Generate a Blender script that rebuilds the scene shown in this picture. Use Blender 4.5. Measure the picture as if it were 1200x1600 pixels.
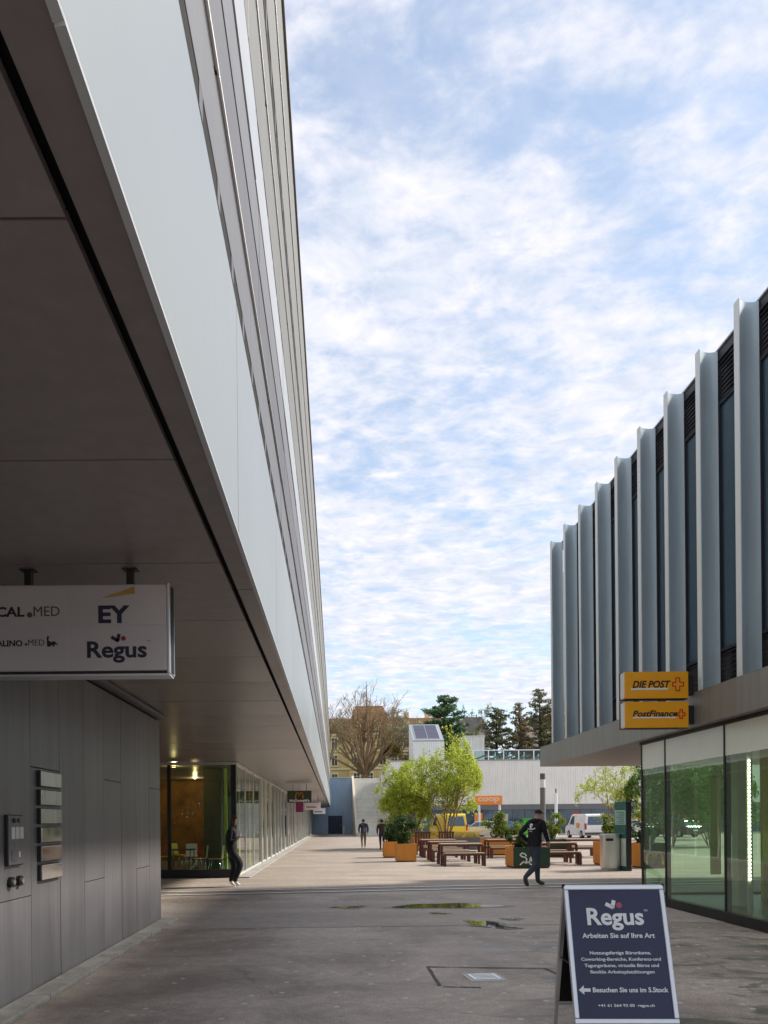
import bpy, bmesh, math, random
from mathutils import Vector, Matrix, Quaternion
from mathutils.bvhtree import BVHTree
R = math.radians
S = bpy.context.scene
C = S.collection
for o in list(bpy.data.objects):
    bpy.data.objects.remove(o)

# ------------------------------------------------------------------ camera
cam = bpy.data.cameras.new('camera')
cam.sensor_fit = 'VERTICAL'
cam.sensor_height = 36.0
cam.lens = 36.0 * 1150 / 1600
cam.shift_x = 76 / 1600
cam.shift_y = 483 / 1600
cam.clip_start = 0.05
cam.clip_end = 3000
co = bpy.data.objects.new('camera', cam)
C.objects.link(co)
co.location = (0, 0, 1.58)
co.rotation_euler = (math.pi / 2, 0.009, 0)
S.camera = co

# ------------------------------------------------------------------ light
SUN_EL, SUN_AZ = R(43), R(14)      # azimuth measured from +X towards +Y
sdir = Vector((math.cos(SUN_EL) * math.cos(SUN_AZ), math.cos(SUN_EL) * math.sin(SUN_AZ), math.sin(SUN_EL)))
sl = bpy.data.lights.new('sun', 'SUN')
sl.energy = 2.0
sl.angle = R(7)
sl.color = (1.0, 0.92, 0.82)
so = bpy.data.objects.new('sun', sl)
C.objects.link(so)
so.rotation_euler = sdir.to_track_quat('Z', 'Y').to_euler()
so.location = (60, 0, 60)

w = bpy.data.worlds.new('World')
S.world = w
w.use_nodes = True
nt = w.node_tree
N = nt.nodes
L = nt.links
N.clear()
out = N.new('ShaderNodeOutputWorld')
bg = N.new('ShaderNodeBackground')
bg.inputs['Strength'].default_value = 0.11
sky = N.new('ShaderNodeTexSky')
sky.sky_type = 'NISHITA'
sky.sun_disc = False
sky.sun_elevation = SUN_EL
sky.sun_rotation = math.pi / 2 - SUN_AZ
sky.air_density = 1.0
sky.dust_density = 0.6
sky.ozone_density = 1.6
tc = N.new('ShaderNodeTexCoord')
sep = N.new('ShaderNodeSeparateXYZ')
L.new(tc.outputs['Generated'], sep.inputs[0])


def wmath(op, a, b=None, clamp=False):
    n = N.new('ShaderNodeMath')
    n.operation = op
    n.use_clamp = clamp
    for i, x in enumerate((a, b)):
        if x is None:
            continue
        if isinstance(x, (int, float)):
            n.inputs[i].default_value = x
        else:
            L.new(x, n.inputs[i])
    return n.outputs[0]


zz = wmath('MAXIMUM', sep.outputs['Z'], 0.0)
zz = wmath('ADD', zz, 0.06)
cx = wmath('DIVIDE', sep.outputs['X'], zz)
cy = wmath('DIVIDE', sep.outputs['Y'], zz)
comb = N.new('ShaderNodeCombineXYZ')
L.new(cx, comb.inputs[0])
L.new(cy, comb.inputs[1])


def wnoise(scale, detail, rough, dist, off):
    m = N.new('ShaderNodeMapping')
    m.inputs['Location'].default_value = off
    m.inputs['Rotation'].default_value = (0, 0, R(25))
    m.inputs['Scale'].default_value = (1.0, 1.25, 1)
    L.new(comb.outputs[0], m.inputs['Vector'])
    n = N.new('ShaderNodeTexNoise')
    n.inputs['Scale'].default_value = scale
    n.inputs['Detail'].default_value = detail
    n.inputs['Roughness'].default_value = rough
    n.inputs['Distortion'].default_value = dist
    L.new(m.outputs[0], n.inputs['Vector'])
    return n.outputs[0]


n_big = wnoise(1.1, 3, 0.5, 0.4, (3.1, 7.7, 0))
n_mid = wnoise(7.5, 6, 0.58, 0.35, (1.3, 2.2, 0))
n_puf = wnoise(17.0, 5, 0.6, 0.2, (5.3, 0.4, 0))
a = wmath('MULTIPLY', n_big, 1.0)
b = wmath('MULTIPLY', n_mid, 0.80)
c = wmath('MULTIPLY', n_puf, 0.50)
dens = wmath('ADD', wmath('ADD', a, b), c)
dens2 = wmath('SUBTRACT', dens, 0.86)
dens3 = wmath('MULTIPLY', dens2, 2.1, True)
crr = N.new('ShaderNodeValToRGB')
crr.color_ramp.interpolation = 'EASE'
crr.color_ramp.elements[0].position = 0.0
crr.color_ramp.elements[0].color = (0.40, 0.40, 0.40, 1)
crr.color_ramp.elements[1].position = 0.85
crr.color_ramp.elements[1].color = (1, 1, 1, 1)
L.new(dens3, crr.inputs[0])
# clouds thin out into a bright veil near the horizon
veil = wmath('MULTIPLY', wmath('SUBTRACT', 0.30, sep.outputs['Z']), 1.6, True)
fac = wmath('MAXIMUM', crr.outputs[0], veil)
# clear-sky colour, tinted slightly more saturated
skyg = N.new('ShaderNodeMix')
skyg.data_type = 'RGBA'
skyg.blend_type = 'MULTIPLY'
skyg.inputs['Factor'].default_value = 1.0
L.new(sky.outputs[0], skyg.inputs['A'])
skyg.inputs['B'].default_value = (0.66, 0.74, 0.74, 1)
# cloud colour with soft grey undersides
shade = wmath('MULTIPLY', wmath('SUBTRACT', wnoise(8.0, 6, 0.62, 0.4, (8.0, 3.0, 0)), 0.5), 3.6)
shade = wmath('ADD', shade, 0.5, True)
ccol = N.new('ShaderNodeMix')
ccol.data_type = 'RGBA'
L.new(shade, ccol.inputs['Factor'])
ccol.inputs['A'].default_value = (2.55, 2.80, 3.28, 1)
ccol.inputs['B'].default_value = (3.60, 3.52, 3.72, 1)
mx = N.new('ShaderNodeMix')
mx.data_type = 'RGBA'
L.new(fac, mx.inputs['Factor'])
L.new(skyg.outputs['Result'], mx.inputs['A'])
L.new(ccol.outputs['Result'], mx.inputs['B'])
L.new(mx.outputs['Result'], bg.inputs['Color'])
L.new(bg.outputs[0], out.inputs['Surface'])

S.view_settings.view_transform = 'Standard'
S.view_settings.look = 'None'
S.view_settings.gamma = 1.0
S.view_settings.use_curve_mapping = False
S.view_settings.exposure = 1.4
S.render.engine = 'CYCLES'
S.cycles.max_bounces = 8
S.cycles.transparent_max_bounces = 24

# ------------------------------------------------------------------ helpers


class MB:
    def __init__(s):
        s.v, s.f, s.mi = [], [], []

    def face(s, pts, mi=0):
        n = len(s.v)
        s.v += [tuple(p) for p in pts]
        s.f.append(tuple(range(n, n + len(pts))))
        s.mi.append(mi)

    def box(s, x0, x1, y0, y1, z0, z1, mi=0):
        n = len(s.v)
        s.v += [(x0, y0, z0), (x1, y0, z0), (x1, y1, z0), (x0, y1, z0),
                (x0, y0, z1), (x1, y0, z1), (x1, y1, z1), (x0, y1, z1)]
        for q in ((3, 2, 1, 0), (4, 5, 6, 7), (0, 1, 5, 4), (1, 2, 6, 5), (2, 3, 7, 6), (3, 0, 4, 7)):
            s.f.append(tuple(n + k for k in q))
            s.mi.append(mi)
        return s

    def prism(s, pts, axis, a0, a1, mi=0):
        def P(p, a):
            if axis == 'x':
                return (a, p[0], p[1])
            if axis == 'y':
                return (p[0], a, p[1])
            return (p[0], p[1], a)
        n = len(s.v)
        k = len(pts)
        s.v += [P(p, a0) for p in pts] + [P(p, a1) for p in pts]
        s.f.append(tuple(range(n, n + k)))
        s.f.append(tuple(range(n + 2 * k - 1, n + k - 1, -1)))
        s.mi += [mi, mi]
        for i in range(k):
            j = (i + 1) % k
            s.f.append((n + j, n + i, n + k + i, n + k + j))
            s.mi.append(mi)
        return s

    def tube(s, pts, rad, n=6, mi=0, cap=True):
        pts = [Vector(p) for p in pts]
        if isinstance(rad, (int, float)):
            rad = [rad] * len(pts)
        base = len(s.v)
        ref = None
        for i, p in enumerate(pts):
            d = pts[min(i + 1, len(pts) - 1)] - pts[max(i - 1, 0)]
            if d.length < 1e-9:
                d = Vector((0, 0, 1))
            d.normalize()
            if ref is None:
                ref = Vector((1, 0, 0)) if abs(d.x) < 0.8 else Vector((0, 1, 0))
            u = ref - d * ref.dot(d)
            if u.length < 1e-6:
                u = d.orthogonal()
            u.normalize()
            ref = u
            vv = d.cross(u)
            for k in range(n):
                t = 2 * math.pi * k / n
                s.v.append(tuple(p + (u * math.cos(t) + vv * math.sin(t)) * rad[i]))
        for i in range(len(pts) - 1):
            for k in range(n):
                a = base + i * n + k
                b = base + i * n + (k + 1) % n
                s.f.append((a, b, b + n, a + n))
                s.mi.append(mi)
        if cap:
            s.f.append(tuple(base + n - 1 - k for k in range(n)))
            s.f.append(tuple(base + (len(pts) - 1) * n + k for k in range(n)))
            s.mi += [mi, mi]
        return s

    def ell(s, c, r, nu=12, nv=8, mi=0, M=None):
        base = len(s.v)
        c = Vector(c)
        for j in range(nv + 1):
            ph = math.pi * j / nv
            for i in range(nu):
                th = 2 * math.pi * i / nu
                p = Vector((r[0] * math.sin(ph) * math.cos(th), r[1] * math.sin(ph) * math.sin(th), r[2] * math.cos(ph)))
                if M:
                    p = M @ p
                s.v.append(tuple(c + p))
        for j in range(nv):
            for i in range(nu):
                a = base + j * nu + i
                b = base + j * nu + (i + 1) % nu
                s.f.append((a, a + nu, b + nu, b))
                s.mi.append(mi)
        return s

    def mesh(s, name, off=(0, 0, 0), smooth=False, bevel=0.0, recalc=True, merge=False):
        me = bpy.data.meshes.new(name)
        if off != (0, 0, 0):
            vs = [(x - off[0], y - off[1], z - off[2]) for x, y, z in s.v]
        else:
            vs = s.v
        me.from_pydata(vs, [], s.f)
        if any(s.mi):
            me.polygons.foreach_set('material_index', s.mi)
        if recalc or bevel or merge:
            bm = bmesh.new()
            bm.from_mesh(me)
            if merge:
                bmesh.ops.remove_doubles(bm, verts=bm.verts, dist=1e-5)
            if recalc:
                bmesh.ops.recalc_face_normals(bm, faces=bm.faces)
            if bevel:
                es = [e for e in bm.edges if len(e.link_faces) == 2 and e.calc_face_angle(0) > 0.5]
                bmesh.ops.bevel(bm, geom=es, offset=bevel, segments=2, affect='EDGES', profile=0.5, clamp_overlap=True)
            bm.to_mesh(me)
            bm.free()
        if smooth:
            me.polygons.foreach_set('use_smooth', [True] * len(me.polygons))
        me.update()
        return me


def root_of(o):
    while o.parent:
        o = o.parent
    return o


def link(name, me, mats, parent=None, loc=None):
    o = bpy.data.objects.new(name, me)
    C.objects.link(o)
    if mats is not None and not me.materials:
        for m in (mats if isinstance(mats, (list, tuple)) else [mats]):
            me.materials.append(m)
    if parent:
        o.parent = parent
    if loc is not None:
        o.location = loc
    return o


def B(mb, name, mats, parent=None, world=False, **kw):
    """Build an MB as one object; world=True: vertices are given in world space."""
    off = (0, 0, 0)
    if world and parent:
        off = tuple(root_of(parent).location)
        p = parent
        while p.parent:
            off = tuple(Vector(off) + p.location)
            p = p.parent
    return link(name, mb.mesh(name, off=off, **kw), mats, parent)


def box(name, mats, parent, x0, x1, y0, y1, z0, z1, world=True, **kw):
    return B(MB().box(x0, x1, y0, y1, z0, z1), name, mats, parent, world=world, **kw)


def tag(o, label, cat, group=None):
    o['label'] = label
    o['category'] = cat
    if group:
        o['group'] = group
    return o


def thing(name, label, cat, loc=(0, 0, 0), rotz=0.0, group=None):
    o = bpy.data.objects.new(name, None)
    o.empty_display_size = 0.2
    C.objects.link(o)
    o.location = loc
    o.rotation_euler = (0, 0, rotz)
    return tag(o, label, cat, group)


def struct(o):
    o['kind'] = 'structure'
    return o


def dup(src, loc, rotz, label, group=None):
    r = src.copy()
    C.objects.link(r)
    r.location = loc
    r.rotation_euler = (0, 0, rotz)
    r['label'] = label
    if group:
        r['group'] = group
    for ch in list(src.children):
        c_ = ch.copy()
        C.objects.link(c_)
        c_.parent = r
        for g in list(ch.children):
            d = g.copy()
            C.objects.link(d)
            d.parent = c_
    return r


# ------------------------------------------------------------------ materials
MATS = {}


def mat(name, col, rough=0.6, metal=0.0, var=0.12, scale=3.0, bump=0.0, bscale=60.0, piece=0.05, spec=0.5,
        stretch=(1, 1, 1), coat=0.0, streak=0.0):
    m = bpy.data.materials.new(name)
    MATS[name] = m
    m.use_nodes = True
    n = m.node_tree.nodes
    l = m.node_tree.links
    p = n['Principled BSDF']
    p.inputs['Roughness'].default_value = rough
    p.inputs['Metallic'].default_value = metal
    p.inputs['Specular IOR Level'].default_value = spec
    p.inputs['Coat Weight'].default_value = coat
    t = n.new('ShaderNodeTexCoord')
    mp = n.new('ShaderNodeMapping')
    mp.inputs['Scale'].default_value = stretch
    l.new(t.outputs['Object'], mp.inputs['Vector'])
    oi = n.new('ShaderNodeObjectInfo')
    ad = n.new('ShaderNodeVectorMath')
    ad.operation = 'MULTIPLY_ADD'
    sc = n.new('ShaderNodeCombineXYZ')
    for i in range(3):
        l.new(oi.outputs['Random'], sc.inputs[i])
    ad.inputs[1].default_value = (37, 53, 71)
    l.new(sc.outputs[0], ad.inputs[0])
    l.new(mp.outputs[0], ad.inputs[2])
    no = n.new('ShaderNodeTexNoise')
    no.inputs['Scale'].default_value = scale
    no.inputs['Detail'].default_value = 6
    no.inputs['Roughness'].default_value = 0.6
    l.new(ad.outputs[0], no.inputs['Vector'])
    mr = n.new('ShaderNodeMapRange')
    mr.inputs['From Min'].default_value = 0.25
    mr.inputs['From Max'].default_value = 0.75
    mr.inputs['To Min'].default_value = 1 - var
    mr.inputs['To Max'].default_value = 1 + var
    l.new(no.outputs[0], mr.inputs['Value'])
    m2 = n.new('ShaderNodeMapRange')
    m2.inputs['To Min'].default_value = 1 - piece
    m2.inputs['To Max'].default_value = 1 + piece
    l.new(oi.outputs['Random'], m2.inputs['Value'])
    mu = n.new('ShaderNodeMath')
    mu.operation = 'MULTIPLY'
    l.new(mr.outputs[0], mu.inputs[0])
    l.new(m2.outputs[0], mu.inputs[1])
    fac_out = mu.outputs[0]
    if streak:
        ms = n.new('ShaderNodeMapping')
        ms.inputs['Scale'].default_value = (6, 6, 0.35)
        l.new(t.outputs['Object'], ms.inputs['Vector'])
        ns = n.new('ShaderNodeTexNoise')
        ns.inputs['Scale'].default_value = 1.6
        ns.inputs['Detail'].default_value = 5
        l.new(ms.outputs[0], ns.inputs['Vector'])
        r2 = n.new('ShaderNodeMapRange')
        r2.inputs['From Min'].default_value = 0.35
        r2.inputs['From Max'].default_value = 0.7
        r2.inputs['To Min'].default_value = 1 + streak * 0.4
        r2.inputs['To Max'].default_value = 1 - streak
        l.new(ns.outputs[0], r2.inputs['Value'])
        m3 = n.new('ShaderNodeMath')
        m3.operation = 'MULTIPLY'
        l.new(fac_out, m3.inputs[0])
        l.new(r2.outputs[0], m3.inputs[1])
        fac_out = m3.outputs[0]
    vm = n.new('ShaderNodeVectorMath')
    vm.operation = 'SCALE'
    vm.inputs[0].default_value = col
    l.new(fac_out, vm.inputs['Scale'])
    l.new(vm.outputs[0], p.inputs['Base Color'])
    rr = n.new('ShaderNodeMapRange')
    rr.inputs['From Min'].default_value = 0.25
    rr.inputs['From Max'].default_value = 0.75
    rr.inputs['To Min'].default_value = max(0.02, rough - 0.06)
    rr.inputs['To Max'].default_value = min(1, rough + 0.06)
    l.new(no.outputs[0], rr.inputs['Value'])
    l.new(rr.outputs[0], p.inputs['Roughness'])
    if bump:
        nb = n.new('ShaderNodeTexNoise')
        nb.inputs['Scale'].default_value = bscale
        nb.inputs['Detail'].default_value = 4
        l.new(mp.outputs[0], nb.inputs['Vector'])
        bp = n.new('ShaderNodeBump')
        bp.inputs['Strength'].default_value = bump
        bp.inputs['Distance'].default_value = 0.01
        l.new(nb.outputs[0], bp.inputs['Height'])
        l.new(bp.outputs[0], p.inputs['Normal'])
    return m


def glass(name, tint=(0.9, 0.95, 0.93), ior=1.5, rough=0.01, refl=1.0, wob=0.0, film=0.0):
    m = bpy.data.materials.new(name)
    m.use_nodes = True
    n = m.node_tree.nodes
    l = m.node_tree.links
    n.clear()
    o = n.new('ShaderNodeOutputMaterial')
    tr = n.new('ShaderNodeBsdfTransparent')
    tr.inputs[0].default_value = (*tint, 1)
    gl = n.new('ShaderNodeBsdfGlossy')
    gl.inputs['Roughness'].default_value = rough
    gl.inputs[0].default_value = (refl, refl, refl, 1)
    fr = n.new('ShaderNodeFresnel')
    fr.inputs[0].default_value = ior
    mx = n.new('ShaderNodeMixShader')
    ge = n.new('ShaderNodeNewGeometry')      # only the outer face of a pane mirrors
    iv = n.new('ShaderNodeMath')
    iv.operation = 'SUBTRACT'
    iv.inputs[0].default_value = 1.0
    l.new(ge.outputs['Backfacing'], iv.inputs[1])
    mu = n.new('ShaderNodeMath')
    mu.operation = 'MULTIPLY'
    l.new(fr.outputs[0], mu.inputs[0])
    l.new(iv.outputs[0], mu.inputs[1])
    l.new(mu.outputs[0], mx.inputs[0])
    l.new(tr.outputs[0], mx.inputs[1])
    l.new(gl.outputs[0], mx.inputs[2])
    if film:
        df = n.new('ShaderNodeBsdfDiffuse')
        df.inputs[0].default_value = (0.75, 0.85, 0.72, 1)
        m2 = n.new('ShaderNodeMixShader')
        m2.inputs[0].default_value = film
        l.new(mx.outputs[0], m2.inputs[1])
        l.new(df.outputs[0], m2.inputs[2])
        l.new(m2.outputs[0], o.inputs[0])
    else:
        l.new(mx.outputs[0], o.inputs[0])
    if wob:
        t = n.new('ShaderNodeTexCoord')
        nb = n.new('ShaderNodeTexNoise')
        nb.inputs['Scale'].default_value = 0.8
        l.new(t.outputs['Object'], nb.inputs['Vector'])
        bp = n.new('ShaderNodeBump')
        bp.inputs['Strength'].default_value = wob
        bp.inputs['Distance'].default_value = 0.02
        l.new(nb.outputs[0], bp.inputs['Height'])
        l.new(bp.outputs[0], gl.inputs['Normal'])
    return m


def emit(name, col, strength):
    m = bpy.data.materials.new(name)
    m.use_nodes = True
    n = m.node_tree.nodes
    p = n['Principled BSDF']
    p.inputs['Base Color'].default_value = (*col, 1)
    p.inputs['Emission Color'].default_value = (*col, 1)
    p.inputs['Emission Strength'].default_value = strength
    return m


def leafmat(name, c0, c1, trans=0.35):
    m = bpy.data.materials.new(name)
    m.use_nodes = True
    n = m.node_tree.nodes
    l = m.node_tree.links
    n.clear()
    o = n.new('ShaderNodeOutputMaterial')
    g = n.new('ShaderNodeNewGeometry')
    r = n.new('ShaderNodeValToRGB')
    r.color_ramp.elements[0].color = (*c0, 1)
    r.color_ramp.elements[1].color = (*c1, 1)
    l.new(g.outputs['Random Per Island'], r.inputs[0])
    p = n.new('ShaderNodeBsdfPrincipled')
    p.inputs['Roughness'].default_value = 0.5
    p.inputs['Specular IOR Level'].default_value = 0.3
    l.new(r.outputs[0], p.inputs['Base Color'])
    t = n.new('ShaderNodeBsdfTranslucent')
    l.new(r.outputs[0], t.inputs[0])
    mx = n.new('ShaderNodeMixShader')
    mx.inputs[0].default_value = trans
    l.new(p.outputs[0], mx.inputs[1])
    l.new(t.outputs[0], mx.inputs[2])
    l.new(mx.outputs[0], o.inputs[0])
    return m


def ground_mat(name, base, dark, stain=False, spots=0.0, scale=1.0, rough=0.85, crack=False):
    """Worn asphalt: aggregate grain, broad blotches, hairline cracks, optional damp stains and gum spots."""
    m = bpy.data.materials.new(name)
    m.use_nodes = True
    n = m.node_tree.nodes
    l = m.node_tree.links
    p = n['Principled BSDF']
    t = n.new('ShaderNodeTexCoord')

    def noise(sc, det=6, ro=0.6, dist=0.0, stretch=None):
        x = n.new('ShaderNodeTexNoise')
        x.inputs['Scale'].default_value = sc
        x.inputs['Detail'].default_value = det
        x.inputs['Roughness'].default_value = ro
        x.inputs['Distortion'].default_value = dist
        if stretch:
            mp = n.new('ShaderNodeMapping')
            mp.inputs['Scale'].default_value = stretch
            l.new(t.outputs['Object'], mp.inputs['Vector'])
            l.new(mp.outputs[0], x.inputs['Vector'])
        else:
            l.new(t.outputs['Object'], x.inputs['Vector'])
        return x.outputs[0]

    def mr(v, a0, a1, b0, b1):
        x = n.new('ShaderNodeMapRange')
        x.interpolation_type = 'SMOOTHSTEP'
        for k, val in (('From Min', a0), ('From Max', a1), ('To Min', b0), ('To Max', b1)):
            x.inputs[k].default_value = val
        l.new(v, x.inputs['Value'])
        return x.outputs[0]

    def mul(a, b):
        x = n.new('ShaderNodeMath')
        x.operation = 'MULTIPLY'
        l.new(a, x.inputs[0])
        if isinstance(b, (int, float)):
            x.inputs[1].default_value = b
        else:
            l.new(b, x.inputs[1])
        return x.outputs[0]

    def mixc(f, a, b):
        x = n.new('ShaderNodeMix')
        x.data_type = 'RGBA'
        l.new(f, x.inputs['Factor'])
        for k, v in (('A', a), ('B', b)):
            if isinstance(v, tuple):
                x.inputs[k].default_value = (*v, 1)
            else:
                l.new(v, x.inputs[k])
        return x.outputs['Result']

    blot = mr(noise(0.55 * scale, 7, 0.66, 0.6), 0.36, 0.66, 0, 1)
    grain = noise(120, 2, 0.5)
    mid = noise(7 * scale, 6, 0.7)
    col = mixc(blot, base, dark)
    f = mul(mr(grain, 0.25, 0.75, 0.72, 1.28), mr(mid, 0.3, 0.7, 0.86, 1.14))
    tracks = mr(noise(1.2, 4, 0.5, 0.2, (0.18, 1.0, 1)), 0.35, 0.7, 0.9, 1.1)
    f = mul(f, tracks)
    v = n.new('ShaderNodeVectorMath')
    v.operation = 'SCALE'
    l.new(col, v.inputs[0])
    l.new(f, v.inputs['Scale'])
    col = v.outputs[0]
    rg = mr(mid, 0.3, 0.7, rough - 0.08, rough + 0.08)
    if stain:
        sx = n.new('ShaderNodeSeparateXYZ')
        l.new(t.outputs['Object'], sx.inputs[0])
        reg = mr(sx.outputs['X'], 0.7, 2.0, 0, 1)
        regy = mr(sx.outputs['Y'], 12.5, 9.5, 0, 1)
        st = mr(noise(1.5, 8, 0.68, 0.6, (0.75, 1.5, 1)), 0.51, 0.60, 0, 0.72)
        st = mul(mul(st, reg), regy)
        col = mixc(st, col, (0.06, 0.052, 0.046))
        x = n.new('ShaderNodeMath')
        x.operation = 'SUBTRACT'
        l.new(rg, x.inputs[0])
        l.new(mul(st, 0.45), x.inputs[1])
        rg = x.outputs[0]
    if spots:
        vo = n.new('ShaderNodeTexVoronoi')
        vo.voronoi_dimensions = '2D'
        vo.inputs['Scale'].default_value = 2.6
        l.new(t.outputs['Object'], vo.inputs['Vector'])
        sp = mr(vo.outputs['Distance'], 0.050, 0.085, 1, 0)
        sc_ = n.new('ShaderNodeSeparateColor')
        l.new(vo.outputs['Color'], sc_.inputs[0])
        keep = mr(sc_.outputs[0], 0.55, 0.60, 0, spots)
        col = mixc(mul(sp, keep), col, (0.70, 0.67, 0.62))
    if crack:
        big = n.new('ShaderNodeTexNoise')
        big.inputs['Scale'].default_value = 1.3
        big.inputs['Detail'].default_value = 4
        l.new(t.outputs['Object'], big.inputs['Vector'])
        ad = n.new('ShaderNodeVectorMath')
        ad.operation = 'MULTIPLY_ADD'
        ad.inputs[1].default_value = (0.9, 0.9, 0)
        l.new(big.outputs['Color'], ad.inputs[0])
        l.new(t.outputs['Object'], ad.inputs[2])
        v2 = n.new('ShaderNodeTexVoronoi')
        v2.feature = 'DISTANCE_TO_EDGE'
        v2.inputs['Scale'].default_value = 0.42
        l.new(ad.outputs[0], v2.inputs['Vector'])
        ck = mul(mr(v2.outputs['Distance'], 0.003, 0.008, 0.30, 0), mr(noise(0.9, 3), 0.45, 0.6, 0, 1))
        col = mixc(ck, col, (0.05, 0.045, 0.04))
        dk = mr(noise(22, 3, 0.5), 0.66, 0.72, 0, 0.45)
        col = mixc(dk, col, (0.10, 0.085, 0.075))
    l.new(col, p.inputs['Base Color'])
    l.new(rg, p.inputs['Roughness'])
    bp = n.new('ShaderNodeBump')
    bp.inputs['Strength'].default_value = 0.35
    bp.inputs['Distance'].default_value = 0.006
    l.new(grain, bp.inputs['Height'])
    l.new(bp.outputs[0], p.inputs['Normal'])
    return m


M_plaza = ground_mat('plaza_asphalt', (0.36, 0.305, 0.255), (0.30, 0.255, 0.218), spots=0.25)
M_near = ground_mat('near_asphalt', (0.52, 0.44, 0.375), (0.32, 0.265, 0.225), stain=True, spots=0.8, rough=0.68, crack=True)
M_patch = ground_mat('patched_asphalt', (0.49, 0.425, 0.375), (0.43, 0.37, 0.33), spots=0.35)
M_conc = mat('kerb_concrete', (0.36, 0.35, 0.33), 0.85, var=0.35, scale=5, bump=0.4, bscale=40)
M_paint = mat('road_paint', (0.85, 0.84, 0.81), 0.7, var=0.18, scale=9)
M_grass = mat('hill_grass', (0.07, 0.085, 0.03), 0.95, var=0.4, scale=0.6)
M_dpanel = mat('dark_fibre_cement', (0.185, 0.180, 0.192), 0.38, var=0.12, scale=1.5, bump=0.08, bscale=150, piece=0.10, streak=0.16)
M_black = mat('black_metal', (0.012, 0.012, 0.013), 0.45, var=0.1)
M_gap = mat('dark_gap', (0.006, 0.006, 0.006), 0.9, var=0)
M_soffit = mat('soffit_panel', (0.275, 0.243, 0.240), 0.34, var=0.10, scale=0.8, piece=0.05, metal=0.25, streak=0.10)
M_white = mat('white_metal_panel', (0.30, 0.335, 0.352), 0.38, var=0.03, scale=0.4, piece=0.015, streak=0.015)
M_whiteb = mat('white_flashing', (0.44, 0.46, 0.475), 0.35, var=0.02)
M_grey1 = mat('facade_grey', (0.175, 0.175, 0.182), 0.45, var=0.04, piece=0.03, metal=0.1, streak=0.05)
M_grey2 = mat('facade_grey_dark', (0.125, 0.12, 0.124), 0.45, var=0.04, piece=0.03, metal=0.1)
M_tan = mat('facade_champagne', (0.20, 0.193, 0.163), 0.45, var=0.05, piece=0.03, metal=0.1, streak=0.08)
M_steel = mat('brushed_steel', (0.74, 0.73, 0.71), 0.42, metal=1.0, var=0.08, scale=20, stretch=(1, 1, 0.1))
M_rail = mat('anodised_rail', (0.55, 0.55, 0.55), 0.5, metal=0.4, var=0.05)
M_alu = mat('aluminium', (0.72, 0.73, 0.74), 0.35, metal=0.85, var=0.05)
M_post = mat('pale_frame', (0.62, 0.61, 0.56), 0.5, var=0.06)
M_fin = mat('fin_grey_green', (0.56, 0.67, 0.73), 0.34, metal=0.15, var=0.04, scale=0.6, piece=0.03, streak=0.10)
M_finedge = mat('fin_edge', (0.74, 0.77, 0.76), 0.4, metal=0.2, var=0.04)
M_pgrey = mat('fascia_grey', (0.28, 0.285, 0.275), 0.42, var=0.05, piece=0.05, metal=0.3, streak=0.10)
M_psof = mat('post_soffit', (0.30, 0.26, 0.23), 0.5, var=0.08)
M_louv = mat('louver_dark', (0.030, 0.028, 0.036), 0.5, var=0.1)
M_dglass = mat('dark_window_glass', (0.05, 0.09, 0.13), 0.10, var=0.05, spec=0.8)
M_frost = mat('frosted_transom', (0.84, 0.88, 0.78), 0.18, var=0.03, piece=0.02)
M_glass = glass('shop_glass', (0.82, 0.92, 0.86), 1.55, refl=0.95, wob=0.05)
M_gglass = glass('green_shop_glass', (0.84, 0.95, 0.86), 1.5, film=0.06, refl=0.95, wob=0.06)
M_winglass = mat('far_window_glass', (0.03, 0.035, 0.04), 0.12, var=0.3, piece=0.5)
M_wcorr = mat('white_corrugated', (0.84, 0.83, 0.79), 0.5, var=0.05, scale=0.5, streak=0.08)
M_cgrey = mat('concrete_grey', (0.66, 0.65, 0.60), 0.8, var=0.10, scale=1.5, streak=0.15)
M_bwall = mat('blue_grey_wall', (0.34, 0.46, 0.60), 0.6, var=0.08, scale=0.6, streak=0.08)
M_bdoor = mat('dark_blue_door', (0.025, 0.035, 0.075), 0.5, var=0.1)
M_corten = mat('orange_timber', (0.62, 0.24, 0.035), 0.6, var=0.16, scale=4, stretch=(1, 1, 0.25), piece=0.08)
M_cortenD = mat('brown_base', (0.16, 0.05, 0.02), 0.7, var=0.2)
M_dgreen = mat('dark_green_panel', (0.012, 0.045, 0.022), 0.5, var=0.15)
M_soil = mat('potting_soil', (0.04, 0.025, 0.015), 0.95, var=0.3, scale=20)
M_wood = mat('table_wood_red', (0.10, 0.032, 0.024), 0.5, var=0.25, scale=6, stretch=(1, 8, 8))
M_woodtop = mat('table_top_pale', (0.40, 0.30, 0.22), 0.5, var=0.18, scale=6, stretch=(1, 8, 8))
M_bark = mat('bark_brown', (0.24, 0.16, 0.085), 0.9, var=0.3, scale=10, bump=0.3)
M_bark2 = mat('bark_grey', (0.20, 0.17, 0.13), 0.9, var=0.3, scale=10)
M_barkd = mat('bark_dark', (0.07, 0.05, 0.035), 0.9, var=0.3, scale=10)
M_ochre = mat('ochre_stone', (0.64, 0.48, 0.21), 0.85, var=0.14, scale=0.8, bump=0.15, bscale=4, streak=0.12)
M_ochre2 = mat('pale_stone', (0.72, 0.60, 0.36), 0.85, var=0.1, scale=1)
M_roofbr = mat('brown_roof', (0.30, 0.165, 0.085), 0.85, var=0.2, scale=2, bump=0.3, bscale=8)
M_roofgr = mat('grey_roof', (0.21, 0.20, 0.20), 0.8, var=0.1)
M_cream = mat('cream_render', (0.55, 0.50, 0.42), 0.85, var=0.08)
M_pink = mat('pale_pink_render', (0.58, 0.44, 0.40), 0.85, var=0.08)
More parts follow.
